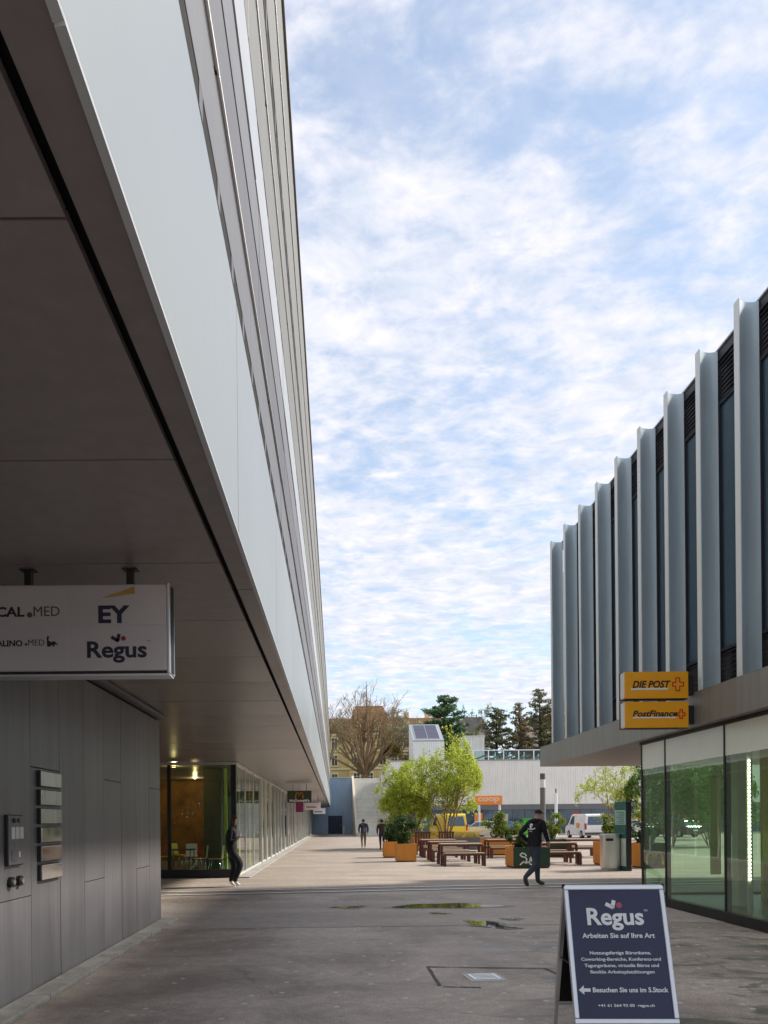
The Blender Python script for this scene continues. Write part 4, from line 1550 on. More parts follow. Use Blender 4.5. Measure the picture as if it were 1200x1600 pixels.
# bulging tower roof
tr_ = MB()
prof = [(4.25, 19.55), (4.15, 20.6), (3.85, 22.0), (3.35, 23.5), (2.85, 24.6), (2.75, 24.9)]
cxm, cym = 7.05, CY + 2.2
for k in range(len(prof) - 1):
    (r0, z0), (r1, z1) = prof[k], prof[k + 1]
    q0 = [(cxm - r0, cym - r0, z0), (cxm + r0, cym - r0, z0), (cxm + r0, cym + r0, z0), (cxm - r0, cym + r0, z0)]
    q1 = [(cxm - r1, cym - r1, z1), (cxm + r1, cym - r1, z1), (cxm + r1, cym + r1, z1), (cxm - r1, cym + r1, z1)]
    for i in range(4):
        j = (i + 1) % 4
        tr_.face([q0[i], q0[j], q1[j], q1[i]])
tr_.face([(cxm - 2.75, cym - 2.75, 24.9), (cxm + 2.75, cym - 2.75, 24.9), (cxm + 2.75, cym + 2.75, 24.9), (cxm - 2.75, cym + 2.75, 24.9)])
trf = B(tr_, 'tower_roof', M_roofbr, ch, world=True, merge=True)
B(MB().tube([(cxm - 0.4, cym, 24.9), (cxm - 0.4, cym, 30.4)], [0.10, 0.05], 8), 'flagpole', M_grey2, trf, world=True)


def cwindow(x, z, w_, h_, y, dormer=False):
    f = box('window', M_winglass, ch, x - w_ / 2, x + w_ / 2, y - 0.10, y - 0.004, z, z + h_)
    b2 = MB()
    b2.box(x - w_ / 2 - 0.22, x - w_ / 2, y - 0.22, y - 0.003, z - 0.15, z + h_ + 0.3)
    b2.box(x + w_ / 2, x + w_ / 2 + 0.22, y - 0.22, y - 0.003, z - 0.15, z + h_ + 0.3)
    b2.box(x - w_ / 2, x + w_ / 2, y - 0.24, y - 0.003, z + h_, z + h_ + 0.32)
    b2.box(x - w_ / 2 - 0.3, x + w_ / 2 + 0.3, y - 0.30, y - 0.0035, z - 0.36, z - 0.15)
    b2.box(x - 0.05, x + 0.05, y - 0.14, y - 0.101, z, z + h_)
    b2.box(x - w_ / 2, x + w_ / 2, y - 0.14, y - 0.101, z + h_ * 0.66, z + h_ * 0.66 + 0.1)
    B(b2, 'surround', M_ochre2, f, world=True)


for z in (9.2, 13.0, 16.5):
    for i in range(13):
        x = -7.4 + i * 2.45
        if 2.4 < x < 11.6:
            continue
        cwindow(x, z, 1.05, 1.9, CY)
    for x in (4.4, 7.05, 9.7):
        cwindow(x, z, 1.15, 2.0, CY - 1.6)
for i in range(13):
    x = -7.4 + i * 2.45
    if 2.0 < x < 12:
        continue
    d = B(MB().box(x - 0.8, x + 0.8, CY - 0.1, CY + 1.6, 19.6, 21.4).prism([(x - 0.95, 21.4), (x + 0.95, 21.4), (x, 22.0)], 'y', CY - 0.2, CY + 1.7), 'dormer', M_ochre2, ch, world=True)
    box('pane', M_winglass, d, x - 0.45, x + 0.45, CY - 0.14, CY - 0.102, 19.8, 21.2)
for x in (5.4, 8.7):
    d = B(MB().box(x - 0.75, x + 0.75, cym - 4.6, cym - 3.2, 19.8, 21.6).ell((x, cym - 4.3, 21.6), (0.75, 0.3, 0.5), 12, 8), 'dormer', M_ochre2, trf, world=True)

h2 = thing('distant_house', 'pale house with grey hipped roof between the dark pines', 'house', (29, 160, 9))
box('wall', M_cream, h2, 26.5, 33, 158, 166, 7, 20.6)
B(MB().prism([(26.1, 20.6), (33.4, 20.6), (31.6, 23.6), (27.9, 23.6)], 'y', 157.6, 166.4), 'roof', M_roofgr, h2, world=True)
for z in (14, 17.4):
    for x in (27.9, 29.8, 31.7):
        wn = box('window', M_winglass, h2, x - 0.5, x + 0.5, 157.9, 157.996, z, z + 1.7)
        box('sill', M_ochre2, wn, x - 0.65, x + 0.65, 157.8, 157.995, z - 0.2, z - 0.002)
h3 = thing('distant_house', 'pale pink block rising behind the brownish conifers', 'house', (45, 150, 9))
box('wall', M_pink, h3, 41, 52, 150, 160, 7, 22.2)
box('roof', M_roofgr, h3, 40.7, 52.3, 149.7, 160.3, 22.2, 22.8)
for z in (11.5, 15, 18.5):
    for x in (42.6, 45, 47.4, 49.8):
        wn = box('window', M_winglass, h3, x - 0.55, x + 0.55, 149.9, 149.996, z, z + 1.6)
        box('sill', M_cream, wn, x - 0.65, x + 0.65, 149.8, 149.995, z - 0.2, z - 0.002)
for i, (xa_, xb_, yc, ht) in enumerate(((-60, -14, 165, 16), (56, 80, 140, 17), (84, 120, 150, 15))):
    t = thing('distant_house', ('cream block on the hill far left behind the office building', 'cream block on the hill right of the pink one', 'cream block on the hill farthest right')[i], 'house', ((xa_ + xb_) / 2, yc, 8))
    box('wall', M_cream, t, xa_, xb_, yc, yc + 10, 6, ht)
    box('roof', M_roofgr, t, xa_ - 0.3, xb_ + 0.3, yc - 0.3, yc + 10.3, ht, ht + 0.7)

# ================================================================== TREES


def rand_dir(r_):
    while True:
        v = Vector((r_.uniform(-1, 1), r_.uniform(-1, 1), r_.uniform(-1, 1)))
        if 0.05 < v.length < 1:
            return v.normalized()


def leaf(mb, p, s_, r_, long=1.6, up=None):
    d = rand_dir(r_)
    if up is not None:
        d = (d + up).normalized()
    o_ = d.orthogonal().normalized()
    o_ = Quaternion(d, r_.uniform(0, 6.28)) @ o_
    a_ = d * s_ * long / 2
    b2 = o_ * s_ / 2
    n = len(mb.v)
    mb.v += [tuple(p - a_), tuple(p + b2), tuple(p + a_), tuple(p - b2)]
    mb.f.append((n, n + 1, n + 2, n + 3))
    mb.mi.append(0)


def grow(mb, tips, p, d, ln, r, depth, r_, P):
    seg = P.get('seg', 3)
    pts, rad = [p.copy()], [r]
    for i in range(seg):
        d = (d + rand_dir(r_) * P['wob'] + Vector((0, 0, P['up']))).normalized()
        p = p + d * ln / seg
        if 'maxr' in P:
            hx, hy = p.x - P['cx'], p.y
            hr_ = math.hypot(hx, hy)
            lim = P['maxr'] * max(0.25, min(1.0, 1.25 - 0.95 * max(0, p.z / P['ht'] - 0.35)))
            if hr_ > lim:
                p.x, p.y = P['cx'] + hx * lim / hr_, hy * lim / hr_
        pts.append(p.copy())
        rad.append(max(P['rmin'], r * (1 - 0.45 * (i + 1) / seg)))
    mb.tube(pts, rad, 6 if r > 0.05 else (4 if r > 0.018 else 3), cap=False)
    if depth <= P.get('tipdepth', 1):
        for q in pts[1:]:
            tips.append((q, d))
    if depth == 0:
        return
    for i in range(P['kids'][min(depth, len(P['kids']) - 1)]):
        t = r_.uniform(0.35, 1.0)
        k = min(int(t * seg), seg - 1)
        q = pts[k].lerp(pts[k + 1], t * seg - k)
        ax = d.orthogonal().normalized()
        ax = Quaternion(d, r_.uniform(0, 6.28)) @ ax
        nd = (Quaternion(ax, r_.uniform(*P['ang'])) @ d).normalized()
        grow(mb, tips, q, nd, ln * r_.uniform(*P['shr']), max(P['rmin'], rad[k] * 0.6), depth - 1, r_, P)


def bare_tree(name, label, loc, stems, depth, P, seed, bark, leafm=None, nleaf=0, ls=0.06):
    r_ = random.Random(seed)
    t = thing(name, label, 'tree', loc)
    mb = MB()
    tips = []
    mb.tube([(0, 0, -0.3), (0, 0, P['trunk'] * 0.6), (0, 0, P['trunk'])], [P['r'] * 1.5, P['r'] * 1.15, P['r']], 10)
    for i in range(stems):
        az = 2 * math.pi * (i + r_.uniform(-0.3, 0.3)) / stems
        sp = r_.uniform(*P['spread'])
        d = Vector((math.cos(az) * math.sin(sp), math.sin(az) * math.sin(sp) * 0.7, math.cos(sp)))
        grow(mb, tips, Vector((math.cos(az) * P['r'] * .4, math.sin(az) * P['r'] * .4, P['trunk'] * r_.uniform(0.75, 1.0))), d, P['len'] * r_.uniform(0.8, 1.15), P['r'] * r_.uniform(0.35, 0.55), depth, r_, P)
    B(mb, 'trunk', bark, t, smooth=True, recalc=False)
    if leafm:
        lb = MB()
        for i in range(nleaf):
            q, d = tips[r_.randrange(len(tips))]
            leaf(lb, q + rand_dir(r_) * r_.uniform(0, P.get('lr', 0.25)), ls * r_.uniform(0.6, 1.4), r_)
        B(lb, 'crown', leafm, t, recalc=False)
    return t


# the large many-stemmed bare tree above the wall
bare_tree('bare_tree', 'large bare many-stemmed tree fanning out above the blue-grey wall', (3.95, 98, 6.9), 20, 4,
          dict(trunk=0.9, r=0.42, len=5.6, spread=(0.08, 1.05), wob=0.13, up=0.07, kids=[0, 3, 3, 3, 3], ang=(0.25, 0.75), shr=(0.45, 0.72), rmin=0.016, lr=0.15), 21, M_bark, LF_twig, 3000, 0.09)
for i, (x, y, z, hh, lab, sd) in enumerate((
        (-0.6, 172, 12, 8.0, 'pale bare tree behind the mansion left of its tower', 31),
        (2.4, 176, 12, 8.2, 'pale bare tree right behind the flagpole tower', 34),
        (14.0, 172, 12, 7.4, 'pale bare tree behind the mansion right of its tower', 32),
        (18.9, 140, 9, 8.6, 'tall pale bare tree left of the big dark pine', 33),
        (-0.9, 112, 7.2, 6.4, 'thin bare tree in front of the mansion at the office building edge', 35),
        (8.6, 112, 7.2, 6.0, 'thin bare tree in front of the mansion right of the big bare tree', 36),
        (10.6, 120, 7.8, 7.0, 'thin bare tree in front of the mansion next to the solar tower', 37),
        (20.2, 112, 7.3, 6.6, 'thin bare tree in the gap right of the big dark pine', 38))):
    bare_tree('bare_tree', lab, (x, y, z), 7, 4,
              dict(trunk=4.0, r=0.22, len=hh * 0.6, spread=(0.05, 0.6), wob=0.15, up=0.08, kids=[0, 3, 3, 3, 2], ang=(0.3, 0.8), shr=(0.45, 0.72), rmin=0.022, lr=0.3), sd, M_bark2, LF_pale, 2200, 0.13)


def conifer(label, loc, ht, rad, seed, leafm, bark, dens=1.0, base=0.1, ragged_=0.35, cone=1.0, clump=0.5):
    r_ = random.Random(seed)
    t = thing('pine_tree', label, 'tree', loc)
    mb = MB()
    lb = MB()
    mb.tube([(0, 0, -0.3), (0.05, 0, ht * 0.5), (0, 0, ht)], [ht * 0.028, ht * 0.018, 0.03], 8)
    nb = int(ht * 9)
    for i in range(nb):
        u = base + (1 - base) * (i + r_.random()) / nb
        z = ht * u
        prof_ = (1 - u) ** (0.75 * cone) * min(1, (u - base) * 6 + 0.45)
        ln = rad * max(0.10, prof_) * r_.uniform(1 - ragged_, 1 + ragged_ * 0.5)
        az = r_.uniform(0, 6.283)
        d = Vector((math.cos(az), math.sin(az), r_.uniform(-0.12, 0.30)))
        p0 = Vector((0, 0, z))
        p1 = p0 + d * ln * 0.6
        p2 = p0 + d * ln + Vector((0, 0, 0.12 * ln))
        mb.tube([p0, p1, p2], [0.05, 0.03, 0.012], 4, cap=False)
        nc = max(2, int(ln / clump * 2.2))
        for k in range(nc):
            f = (k + 0.6) / nc
            if f < 0.25:
                continue
            c_ = p0.lerp(p2, f) + rand_dir(r_) * clump * 0.25
            for q in range(int(26 * dens)):
                off = rand_dir(r_) * clump * r_.uniform(0.15, 0.75)
                off.z *= 0.45
                leaf(lb, c_ + off, 0.15, r_, 2.4)
    B(mb, 'trunk', bark, t, recalc=False, smooth=True)
    B(lb, 'crown', leafm, t, recalc=False)
    return t


conifer('big dense dark green pine behind the solar tower', (15.1, 101, 6.9), 11.6, 4.9, 41, LF_pine, M_barkd, 1.5, 0.04, 0.25, 0.6, 0.8)
conifer('dark layered pine right of the grey concrete box', (22.6, 103, 6.9), 10.2, 3.4, 42, LF_pine2, M_barkd, 0.75, 0.10, 0.5, 0.5, 0.62)
conifer('thin sparse conifer in the middle of the right group', (25.9, 103, 6.9), 11.0, 2.3, 43, LF_pine3, M_barkd, 0.42, 0.06, 0.5, 0.5, 0.55)
conifer('tallest brownish conifer left of the fin facade', (29.0, 104, 6.9), 12.9, 3.1, 44, LF_pine2, M_barkd, 0.5, 0.08, 0.5, 0.45, 0.62)
conifer('brown feathery conifer nearest to the fin facade', (31.2, 103, 6.9), 12.0, 2.9, 45, LF_pine3, M_bark, 0.5, 0.05, 0.45, 0.45, 0.55)
conifer('slim brown conifer between the two sparse ones', (27.6, 107, 6.9), 9.0, 1.9, 46, LF_pine3, M_barkd, 0.4, 0.05, 0.45, 0.6, 0.5)


def shrub(name, label, cat, loc, rx, ry, ht, n, ls, leafm, seed, bark=M_barkd, group=None, long=1.7):
    r_ = random.Random(seed)
    t = thing(name, label, cat, loc, 0, group)
    mb = MB()
    lb = MB()
    ends = []
    for i in range(14):
        az = r_.uniform(0, 6.283)
        q = r_.uniform(0.2, 0.95)
        e_ = Vector((rx * q * math.cos(az), ry * q * math.sin(az), ht * r_.uniform(0.45, 0.95) * (1.1 - 0.35 * q)))
        m2 = e_ * 0.5 + rand_dir(r_) * 0.08 * ht
        mb.tube([(0.1 * rx * math.cos(az), 0.1 * ry * math.sin(az), -0.03), m2, e_], [0.014, 0.010, 0.005], 4, cap=False)
        ends.append(e_)
        ends.append(m2)
    cl = []
    for i in range(26):
        e_ = ends[r_.randrange(len(ends))]
        cl.append((e_ + rand_dir(r_) * 0.12 * ht, r_.uniform(0.14, 0.30) * min(rx, ht)))
    for i in range(n):
        c_, cr_ = cl[r_.randrange(len(cl))]
        p = c_ + rand_dir(r_) * cr_ * r_.uniform(0.3, 1.3)
        if p.z < 0.02:
            p.z = r_.uniform(0.02, 0.2)
        leaf(lb, p, ls * r_.uniform(0.6, 1.35), r_, long, Vector((0, 0, 0.4)))
    B(mb, 'stems', bark, t, recalc=False)
    B(lb, 'foliage', leafm, t, recalc=False)
    return t


shrub('ochre_bush', 'ochre-brown leafless-looking bush left of the solar tower', 'bush', (9.4, 99, 6.9), 2.6, 1.8, 5.2, 5200, 0.14, LF_olive, 51, M_bark)
shrub('ochre_bush', 'yellowish bush at the foot of the big dark pine', 'bush', (17.6, 97, 6.9), 2.2, 1.5, 3.2, 2600, 0.14, LF_olive, 52, M_bark)
shrub('ochre_bush', 'brown bush behind the glazed roof lights', 'bush', (23.5, 98, 6.9), 3.4, 1.5, 3.0, 2600, 0.14, LF_pine3, 53, M_bark)
shrub('ochre_bush', 'low green bush below the sparse conifers', 'bush', (21.0, 97, 6.9), 1.6, 1.2, 3.0, 1800, 0.14, LF_shrub2, 54, M_bark)


def lime_tree(label, loc, ht, rx, seed, n, stems=7, low=0.28, lean=(0, 0), lsz=0.066, leafm=None, sp=(0.12, 0.62), cxo=0.0):
    spr = sp
    r_ = random.Random(seed)
    t = thing('lime_green_tree', label, 'tree', loc)
    mb = MB()
    lb = MB()
    tips = []
    P = dict(seg=4, wob=0.13, up=0.02, kids=[0, 4, 4, 4], ang=(0.45, 1.15), shr=(0.45, 0.7), rmin=0.006, tipdepth=1, maxr=rx, cx=cxo, ht=ht * 1.15)
    for i in range(stems):
        az = 2 * math.pi * (i + r_.uniform(-.3, .3)) / stems
        sp = r_.uniform(*spr)
        d = Vector((math.cos(az) * math.sin(sp) + lean[0], math.sin(az) * math.sin(sp) + lean[1], math.cos(sp)))
        grow(mb, tips, Vector((0.1 * math.cos(az), 0.1 * math.sin(az), -0.1)), d, ht * r_.uniform(0.62, 0.85), 0.035, 3, r_, P)
    B(mb, 'trunk', M_bark, t, recalc=False, smooth=True)
    good = [q for q, d in tips if q.z > ht * low]
    for i in range(n):
        q = good[r_.randrange(len(good))]
        p = q + rand_dir(r_) * r_.uniform(0, 0.22)
        leaf(lb, p, lsz * r_.uniform(0.6, 1.3), r_, 1.5, Vector((0, 0, 0.2)))
    B(lb, 'crown', leafm or LF_lime, t, recalc=False)
    return t


lime_tree('tallest bright lime-green multi-stemmed tree in the planting bed', (6.05, 40.2, 0.62), 4.7, 2.25, 61, 26000, 10, 0.22, sp=(0.05, 0.5), cxo=-0.4)
lime_tree('broad lime-green tree left of the tallest one', (4.4, 41.6, 0.62), 3.3, 1.6, 62, 20000, 8, 0.16, (-0.15, 0), cxo=-0.6)
lime_tree('young lime-green tree seen past the info stele', (16.2, 42.5, 0.0), 4.6, 2.2, 63, 6500, 6, 0.34, (-0.05, 0))
lime_tree('green tree seen through the corner glazing of the post building', (18.0, 39.5, 0.0), 4.4, 2.2, 65, 16000, 7, 0.25, (0, 0), 0.085, LF_mid)
lime_tree('green tree seen through the second pane of the post building', (20.9, 41.0, 0.0), 4.6, 2.2, 66, 16000, 7, 0.25, (0, 0), 0.085, LF_mid)
lime_tree('green tree behind the others seen through the post building glass', (27.5, 54.0, 0.0), 5.0, 2.4, 67, 12000, 7, 0.22, (0, 0), 0.11, LF_mid)

# ================================================================== PLANTERS


def planter(name, label, x, y, wd, dp, ht, front=None, emblem=None, group='orange timber planters on the plaza'):
    t = thing(name, label, 'planter', (x, y, 0), 0, group)
    box('base', M_cortenD, t, -wd / 2 + 0.03, wd / 2 - 0.03, -dp / 2 + 0.03, dp / 2 - 0.03, 0.0, 0.05, world=False)
    th = 0.03
    f = box('side_panel', front or M_corten, t, -wd / 2, wd / 2, -dp / 2, -dp / 2 + th, 0.05, ht, world=False, bevel=0.006)
    box('side_panel', M_corten, t, -wd / 2, wd / 2, dp / 2 - th, dp / 2, 0.05, ht, world=False, bevel=0.006)
    for sx_ in (-1, 1):
        a_, b_ = (-wd / 2 - 0.002, -wd / 2 + th) if sx_ < 0 else (wd / 2 - th, wd / 2 + 0.002)
        box('side_panel', M_corten, t, a_, b_, -dp / 2 + th + 0.002, dp / 2 - th - 0.002, 0.05, ht, world=False, bevel=0.006)
    box('soil', M_soil, t, -wd / 2 + th + 0.003, wd / 2 - th - 0.003, -dp / 2 + th + 0.003, dp / 2 - th - 0.003, ht - 0.12, ht - 0.06, world=False)
    if emblem:
        ex = -0.22 if emblem is not ARCH else 0.0
        flat([[(x_ + ex, y_) for x_, y_ in q_] for q_ in emblem], M_wht if emblem is not ARCH else M_yel, t, 'emblem', T=Matrix.Translation((0, -dp / 2 - 0.003, 0)) @ FRONT)
    return t


ARCH = arch(-0.13, 0.13, 0.36, 0.14, 0.07) + arch(0.13, 0.13, 0.36, 0.14, 0.07)
BIRD = stroke([(-0.16, 0.12), (-0.05, 0.22), (0.02, 0.17), (0.06, 0.30), (0.0, 0.36), (-0.10, 0.38), (-0.16, 0.44), (-0.10, 0.50), (0.0, 0.47), (0.04, 0.40)], 0.04) + stroke([(0.02, 0.17), (0.20, 0.24), (0.22, 0.42), (0.16, 0.30), (0.14, 0.16), (0.24, 0.10)], 0.04)
planter('planter', 'square orange planter with dark shrub nearest the open plaza', 2.70, 28.4, 0.76, 0.76, 0.69)
shrub('planter_shrub', 'dark green leafy shrub in the square orange planter by the plaza', 'shrub', (2.66, 28.4, 0.60), 0.66, 0.5, 1.20, 3400, 0.062, LF_shrub, 71, group=None)
planter('planter', 'orange planter just behind the nearest square one, left', 2.42, 31.6, 0.76, 0.76, 0.69)
shrub('planter_shrub', 'dark green shrub in the planter behind the nearest one', 'shrub', (2.46, 31.6, 0.60), 0.60, 0.5, 1.12, 2600, 0.062, LF_shrub, 72)
planter('planter', 'orange planter with light green shrub behind the middle picnic table', 7.35, 33.0, 1.6, 0.76, 0.76)
shrub('planter_shrub', 'light green shrub in the planter behind the middle picnic table', 'shrub', (7.55, 33.0, 0.66), 0.85, 0.45, 1.15, 3200, 0.062, LF_shrub2, 73)
planter('planter', 'planter with dark green front and white squiggle emblem behind the walking man', 6.32, 24.3, 1.18, 1.18, 0.68, M_dgreen, BIRD)
shrub('planter_shrub', 'small dark shrub in the green-fronted planter', 'shrub', (6.15, 24.3, 0.58), 0.38, 0.34, 0.66, 1000, 0.055, LF_shrub, 74)
planter('planter', 'orange planter with pale leafy shrub right of the light column', 9.2, 31.0, 1.15, 0.76, 0.74, M_dgreen)
shrub('planter_shrub', 'pale green shrub right of the light column and walking man', 'shrub', (9.15, 31.0, 0.64), 0.64, 0.45, 1.12, 2600, 0.06, LF_shrub2, 75)
planter('planter', 'orange planter behind the steel litter bin', 9.45, 25.2, 0.95, 0.95, 0.80)
shrub('planter_shrub', 'feathery green shrub rising behind the steel litter bin', 'shrub', (9.55, 25.2, 0.70), 0.50, 0.45, 1.0, 2400, 0.055, LF_shrub2, 76)
planter('planter', 'dark planter with yellow arches emblem beside the info stele', 10.05, 23.6, 0.86, 0.80, 0.80, M_black, ARCH)
shrub('planter_shrub', 'dark shrub in the planter with yellow arches', 'shrub', (9.95, 23.6, 0.70), 0.52, 0.45, 0.92, 2000, 0.055, LF_shrub, 77)

# raised beds under the trees


def bed(label, x0, x1, y0, y1, ht, m_, seed):
    t = thing('raised_bed', label, 'planting bed', ((x0 + x1) / 2, (y0 + y1) / 2, 0))
    box('front_board', m_, t, x0, x1, y0, y0 + 0.05, 0.02, ht, bevel=0.008)
    box('back_board', m_, t, x0, x1, y1 - 0.05, y1, 0.02, ht)
    box('end_board', m_, t, x0, x0 + 0.05, y0 + 0.052, y1 - 0.052, 0.02, ht)
    box('end_board', m_, t, x1 - 0.05, x1, y0 + 0.052, y1 - 0.052, 0.02, ht)
    box('soil', M_soil, t, x0 + 0.052, x1 - 0.052, y0 + 0.052, y1 - 0.052, 0.0, ht - 0.05)
    lb = MB()
    r_ = random.Random(seed)
    for i in range(int(2200 * (x1 - x0) / 2)):
        p = Vector((r_.uniform(x0 + 0.05, x1 - 0.05), r_.uniform(y0 + 0.05, y1 - 0.05), ht - 0.06))
        d = (Vector((0, 0, 1)) + rand_dir(r_) * 0.55).normalized() * r_.uniform(0.18, 0.46)
        s_ = d.orthogonal().normalized() * 0.014
        lb.face([p - s_, p + s_, p + d * 0.6 + s_ * 0.8, p + d + Vector((0, 0, -0.04)), p + d * 0.6 - s_ * 0.8])
    o = B(lb, 'ornamental_grass', LF_grass, recalc=False)
    o['kind'] = 'stuff'
    tag(o, 'ochre ornamental grass growing in the ' + ('orange' if m_ is M_corten else 'dark grey') + ' raised bed', 'grass')
    return t


bed('orange raised planting bed under the lime-green trees', 4.1, 5.75, 38.4, 43.0, 0.70, M_corten, 81)
bed('dark grey raised planting bed under the tallest tree', 5.95, 7.7, 38.9, 42.5, 0.66, M_grey2, 82)

# ================================================================== PICNIC TABLES AND BENCHES


def make_bench(label, loc, rz=0.0, length=1.42, wd=0.34, ht=0.46, name='bench', cat='bench', group='picnic benches on the plaza'):
    t = thing(name, label, cat, loc, rz, group)
    npl = 3 if wd < 0.5 else 6
    pw = wd / npl
    me = MB().box(-length / 2 + 0.02, length / 2 - 0.02, 0, pw - 0.008, ht - 0.035, ht).mesh('plank', bevel=0.004)
    for i in range(npl):
        link('plank', me, M_woodtop, t, loc=(0, -wd / 2 + i * pw, 0))
    # inverted-U end frames with rounded shoulders
    for sy_ in (-1, 1):
        y_ = sy_ * (wd / 2 - 0.04)
        me2 = MB().box(-length / 2 + 0.10, length / 2 - 0.10, y_ - 0.03, y_ + 0.03, ht - 0.10, ht - 0.036).mesh('apron', bevel=0.004)
        link('apron', me2, M_wood, t)
        for sx_ in (-1, 1):
            a_ = sx_ * length / 2
            pts = [(a_ - sx_ * 0.10, ht - 0.036), (a_ - sx_ * 0.03, ht - 0.045), (a_, ht - 0.10), (a_, 0.0), (a_ - sx_ * 0.07, 0.0), (a_ - sx_ * 0.08, ht - 0.11)]
            link('leg', MB().prism(pts, 'y', y_ - 0.035, y_ + 0.035).mesh('leg'), M_wood, t)
    return t


b0 = make_bench('slatted bench nearest the camera in the left picnic column', (4.40, 25.2, 0))
t0 = make_bench('picnic table nearest the camera in the left picnic column', (4.40, 25.95, 0), 0, 1.5, 0.74, 0.76, 'picnic_table', 'table', 'picnic tables on the plaza')
dup(b0, (4.40, 26.7, 0), 0, 'bench behind the nearest picnic table of the left column')
sets = ((4.38, 28.7, 'second picnic group of the left column', 0), (4.42, 31.8, 'third picnic group of the left column by the orange bed', 0),
        (7.05, 30.9, 'picnic group right of the lime-green trees', 0), (7.75, 26.2, 'picnic group directly right of the walking man', 0),
        (10.25, 30.6, 'picnic group in front of the white van', 0), (8.9, 34.0, 'farthest picnic group behind the light column', 0))
for x, y, lab, rz in sets:
    dup(t0, (x, y, 0), rz, 'picnic table of the ' + lab)
    dup(b0, (x, y - 0.75, 0), rz, 'near bench of the ' + lab)
    dup(b0, (x, y + 0.75, 0), rz, 'far bench of the ' + lab)
# slatted seat backs by the bed
for x, lab in ((4.05, 'reddish slatted wooden chair in front of the orange bed'), (5.15, 'reddish slatted wooden chair nearer the dark grey bed')):
    t = thing('slatted_chair', lab, 'chair', (x, 34.2, 0), 0.05, 'slatted chairs by the planting beds')
    box('seat', M_wood, t, -0.36, 0.36, -0.45, 0.0, 0.40, 0.45, world=False)
    for i in range(6):
        box('slat', M_wood, t, -0.36 + i * 0.125, -0.27 + i * 0.125, 0.0, 0.03, 0.40, 0.98, world=False)
    box('top_rail', M_wood, t, -0.38, 0.38, -0.01, 0.04, 0.98, 1.05, world=False)
    for sx_ in (-0.34, 0.34):
        for sy_ in (-0.42, 0.0):
            box('leg', M_wood, t, sx_ - 0.03, sx_ + 0.03, sy_ - 0.03, sy_ + 0.03, 0, 0.40, world=False)

# litter bin
lb_ = thing('litter_bin', 'rounded brushed steel litter bin beside the info stele', 'litter bin', (8.42, 22.6, 0))
sec = []
for i in range(32):
    t_ = 2 * math.pi * i / 32
    ct, st_ = math.cos(t_), math.sin(t_)
    sec.append((0.275 * math.copysign(abs(ct) ** 0.6, ct), 0.23 * math.copysign(abs(st_) ** 0.6, st_)))
B(MB().prism(sec, 'z', 0.07, 1.06), 'body', M_steel, lb_)
B(MB().prism([(x * 1.03, y * 1.03) for x, y in sec], 'z', 1.062, 1.11), 'lid', M_alu, lb_, bevel=0.008)
B(MB().prism([(x * 0.88, y * 0.88) for x, y in sec], 'z', 0.0, 0.07), 'base', M_post, lb_)
box('slot', M_black, lb_, -0.20, 0.02, -0.236, -0.225, 0.90, 0.98, world=False)
# info stele
se = thing('info_stele', 'tall slim dark info stele with a pale teal face', 'info sign', (8.78, 22.05, 0))
box('slab', M_teald, se, -0.07, 0.09, 0.0, 0.92, 0.0, 2.10, world=False, bevel=0.006)
box('front_edge', M_ink, se, -0.065, 0.085, -0.006, 0.0, 0.02, 2.08, world=False)
for z0, z1, m_ in ((0.14, 0.98, M_tealp), (0.99, 1.38, M_teald), (1.39, 1.84, M_teal), (1.85, 2.04, M_teald)):
    box('face_panel', m_, se, -0.074, -0.0705, 0.03, 0.89, z0, z1, world=False)
for i in range(7):
    box('text_line', M_teald, se, -0.0755, -0.0742, 0.14, 0.75 - 0.1 * (i % 3), 1.43 + i * 0.055, 1.448 + i * 0.055, world=False)

# ================================================================== VEHICLES


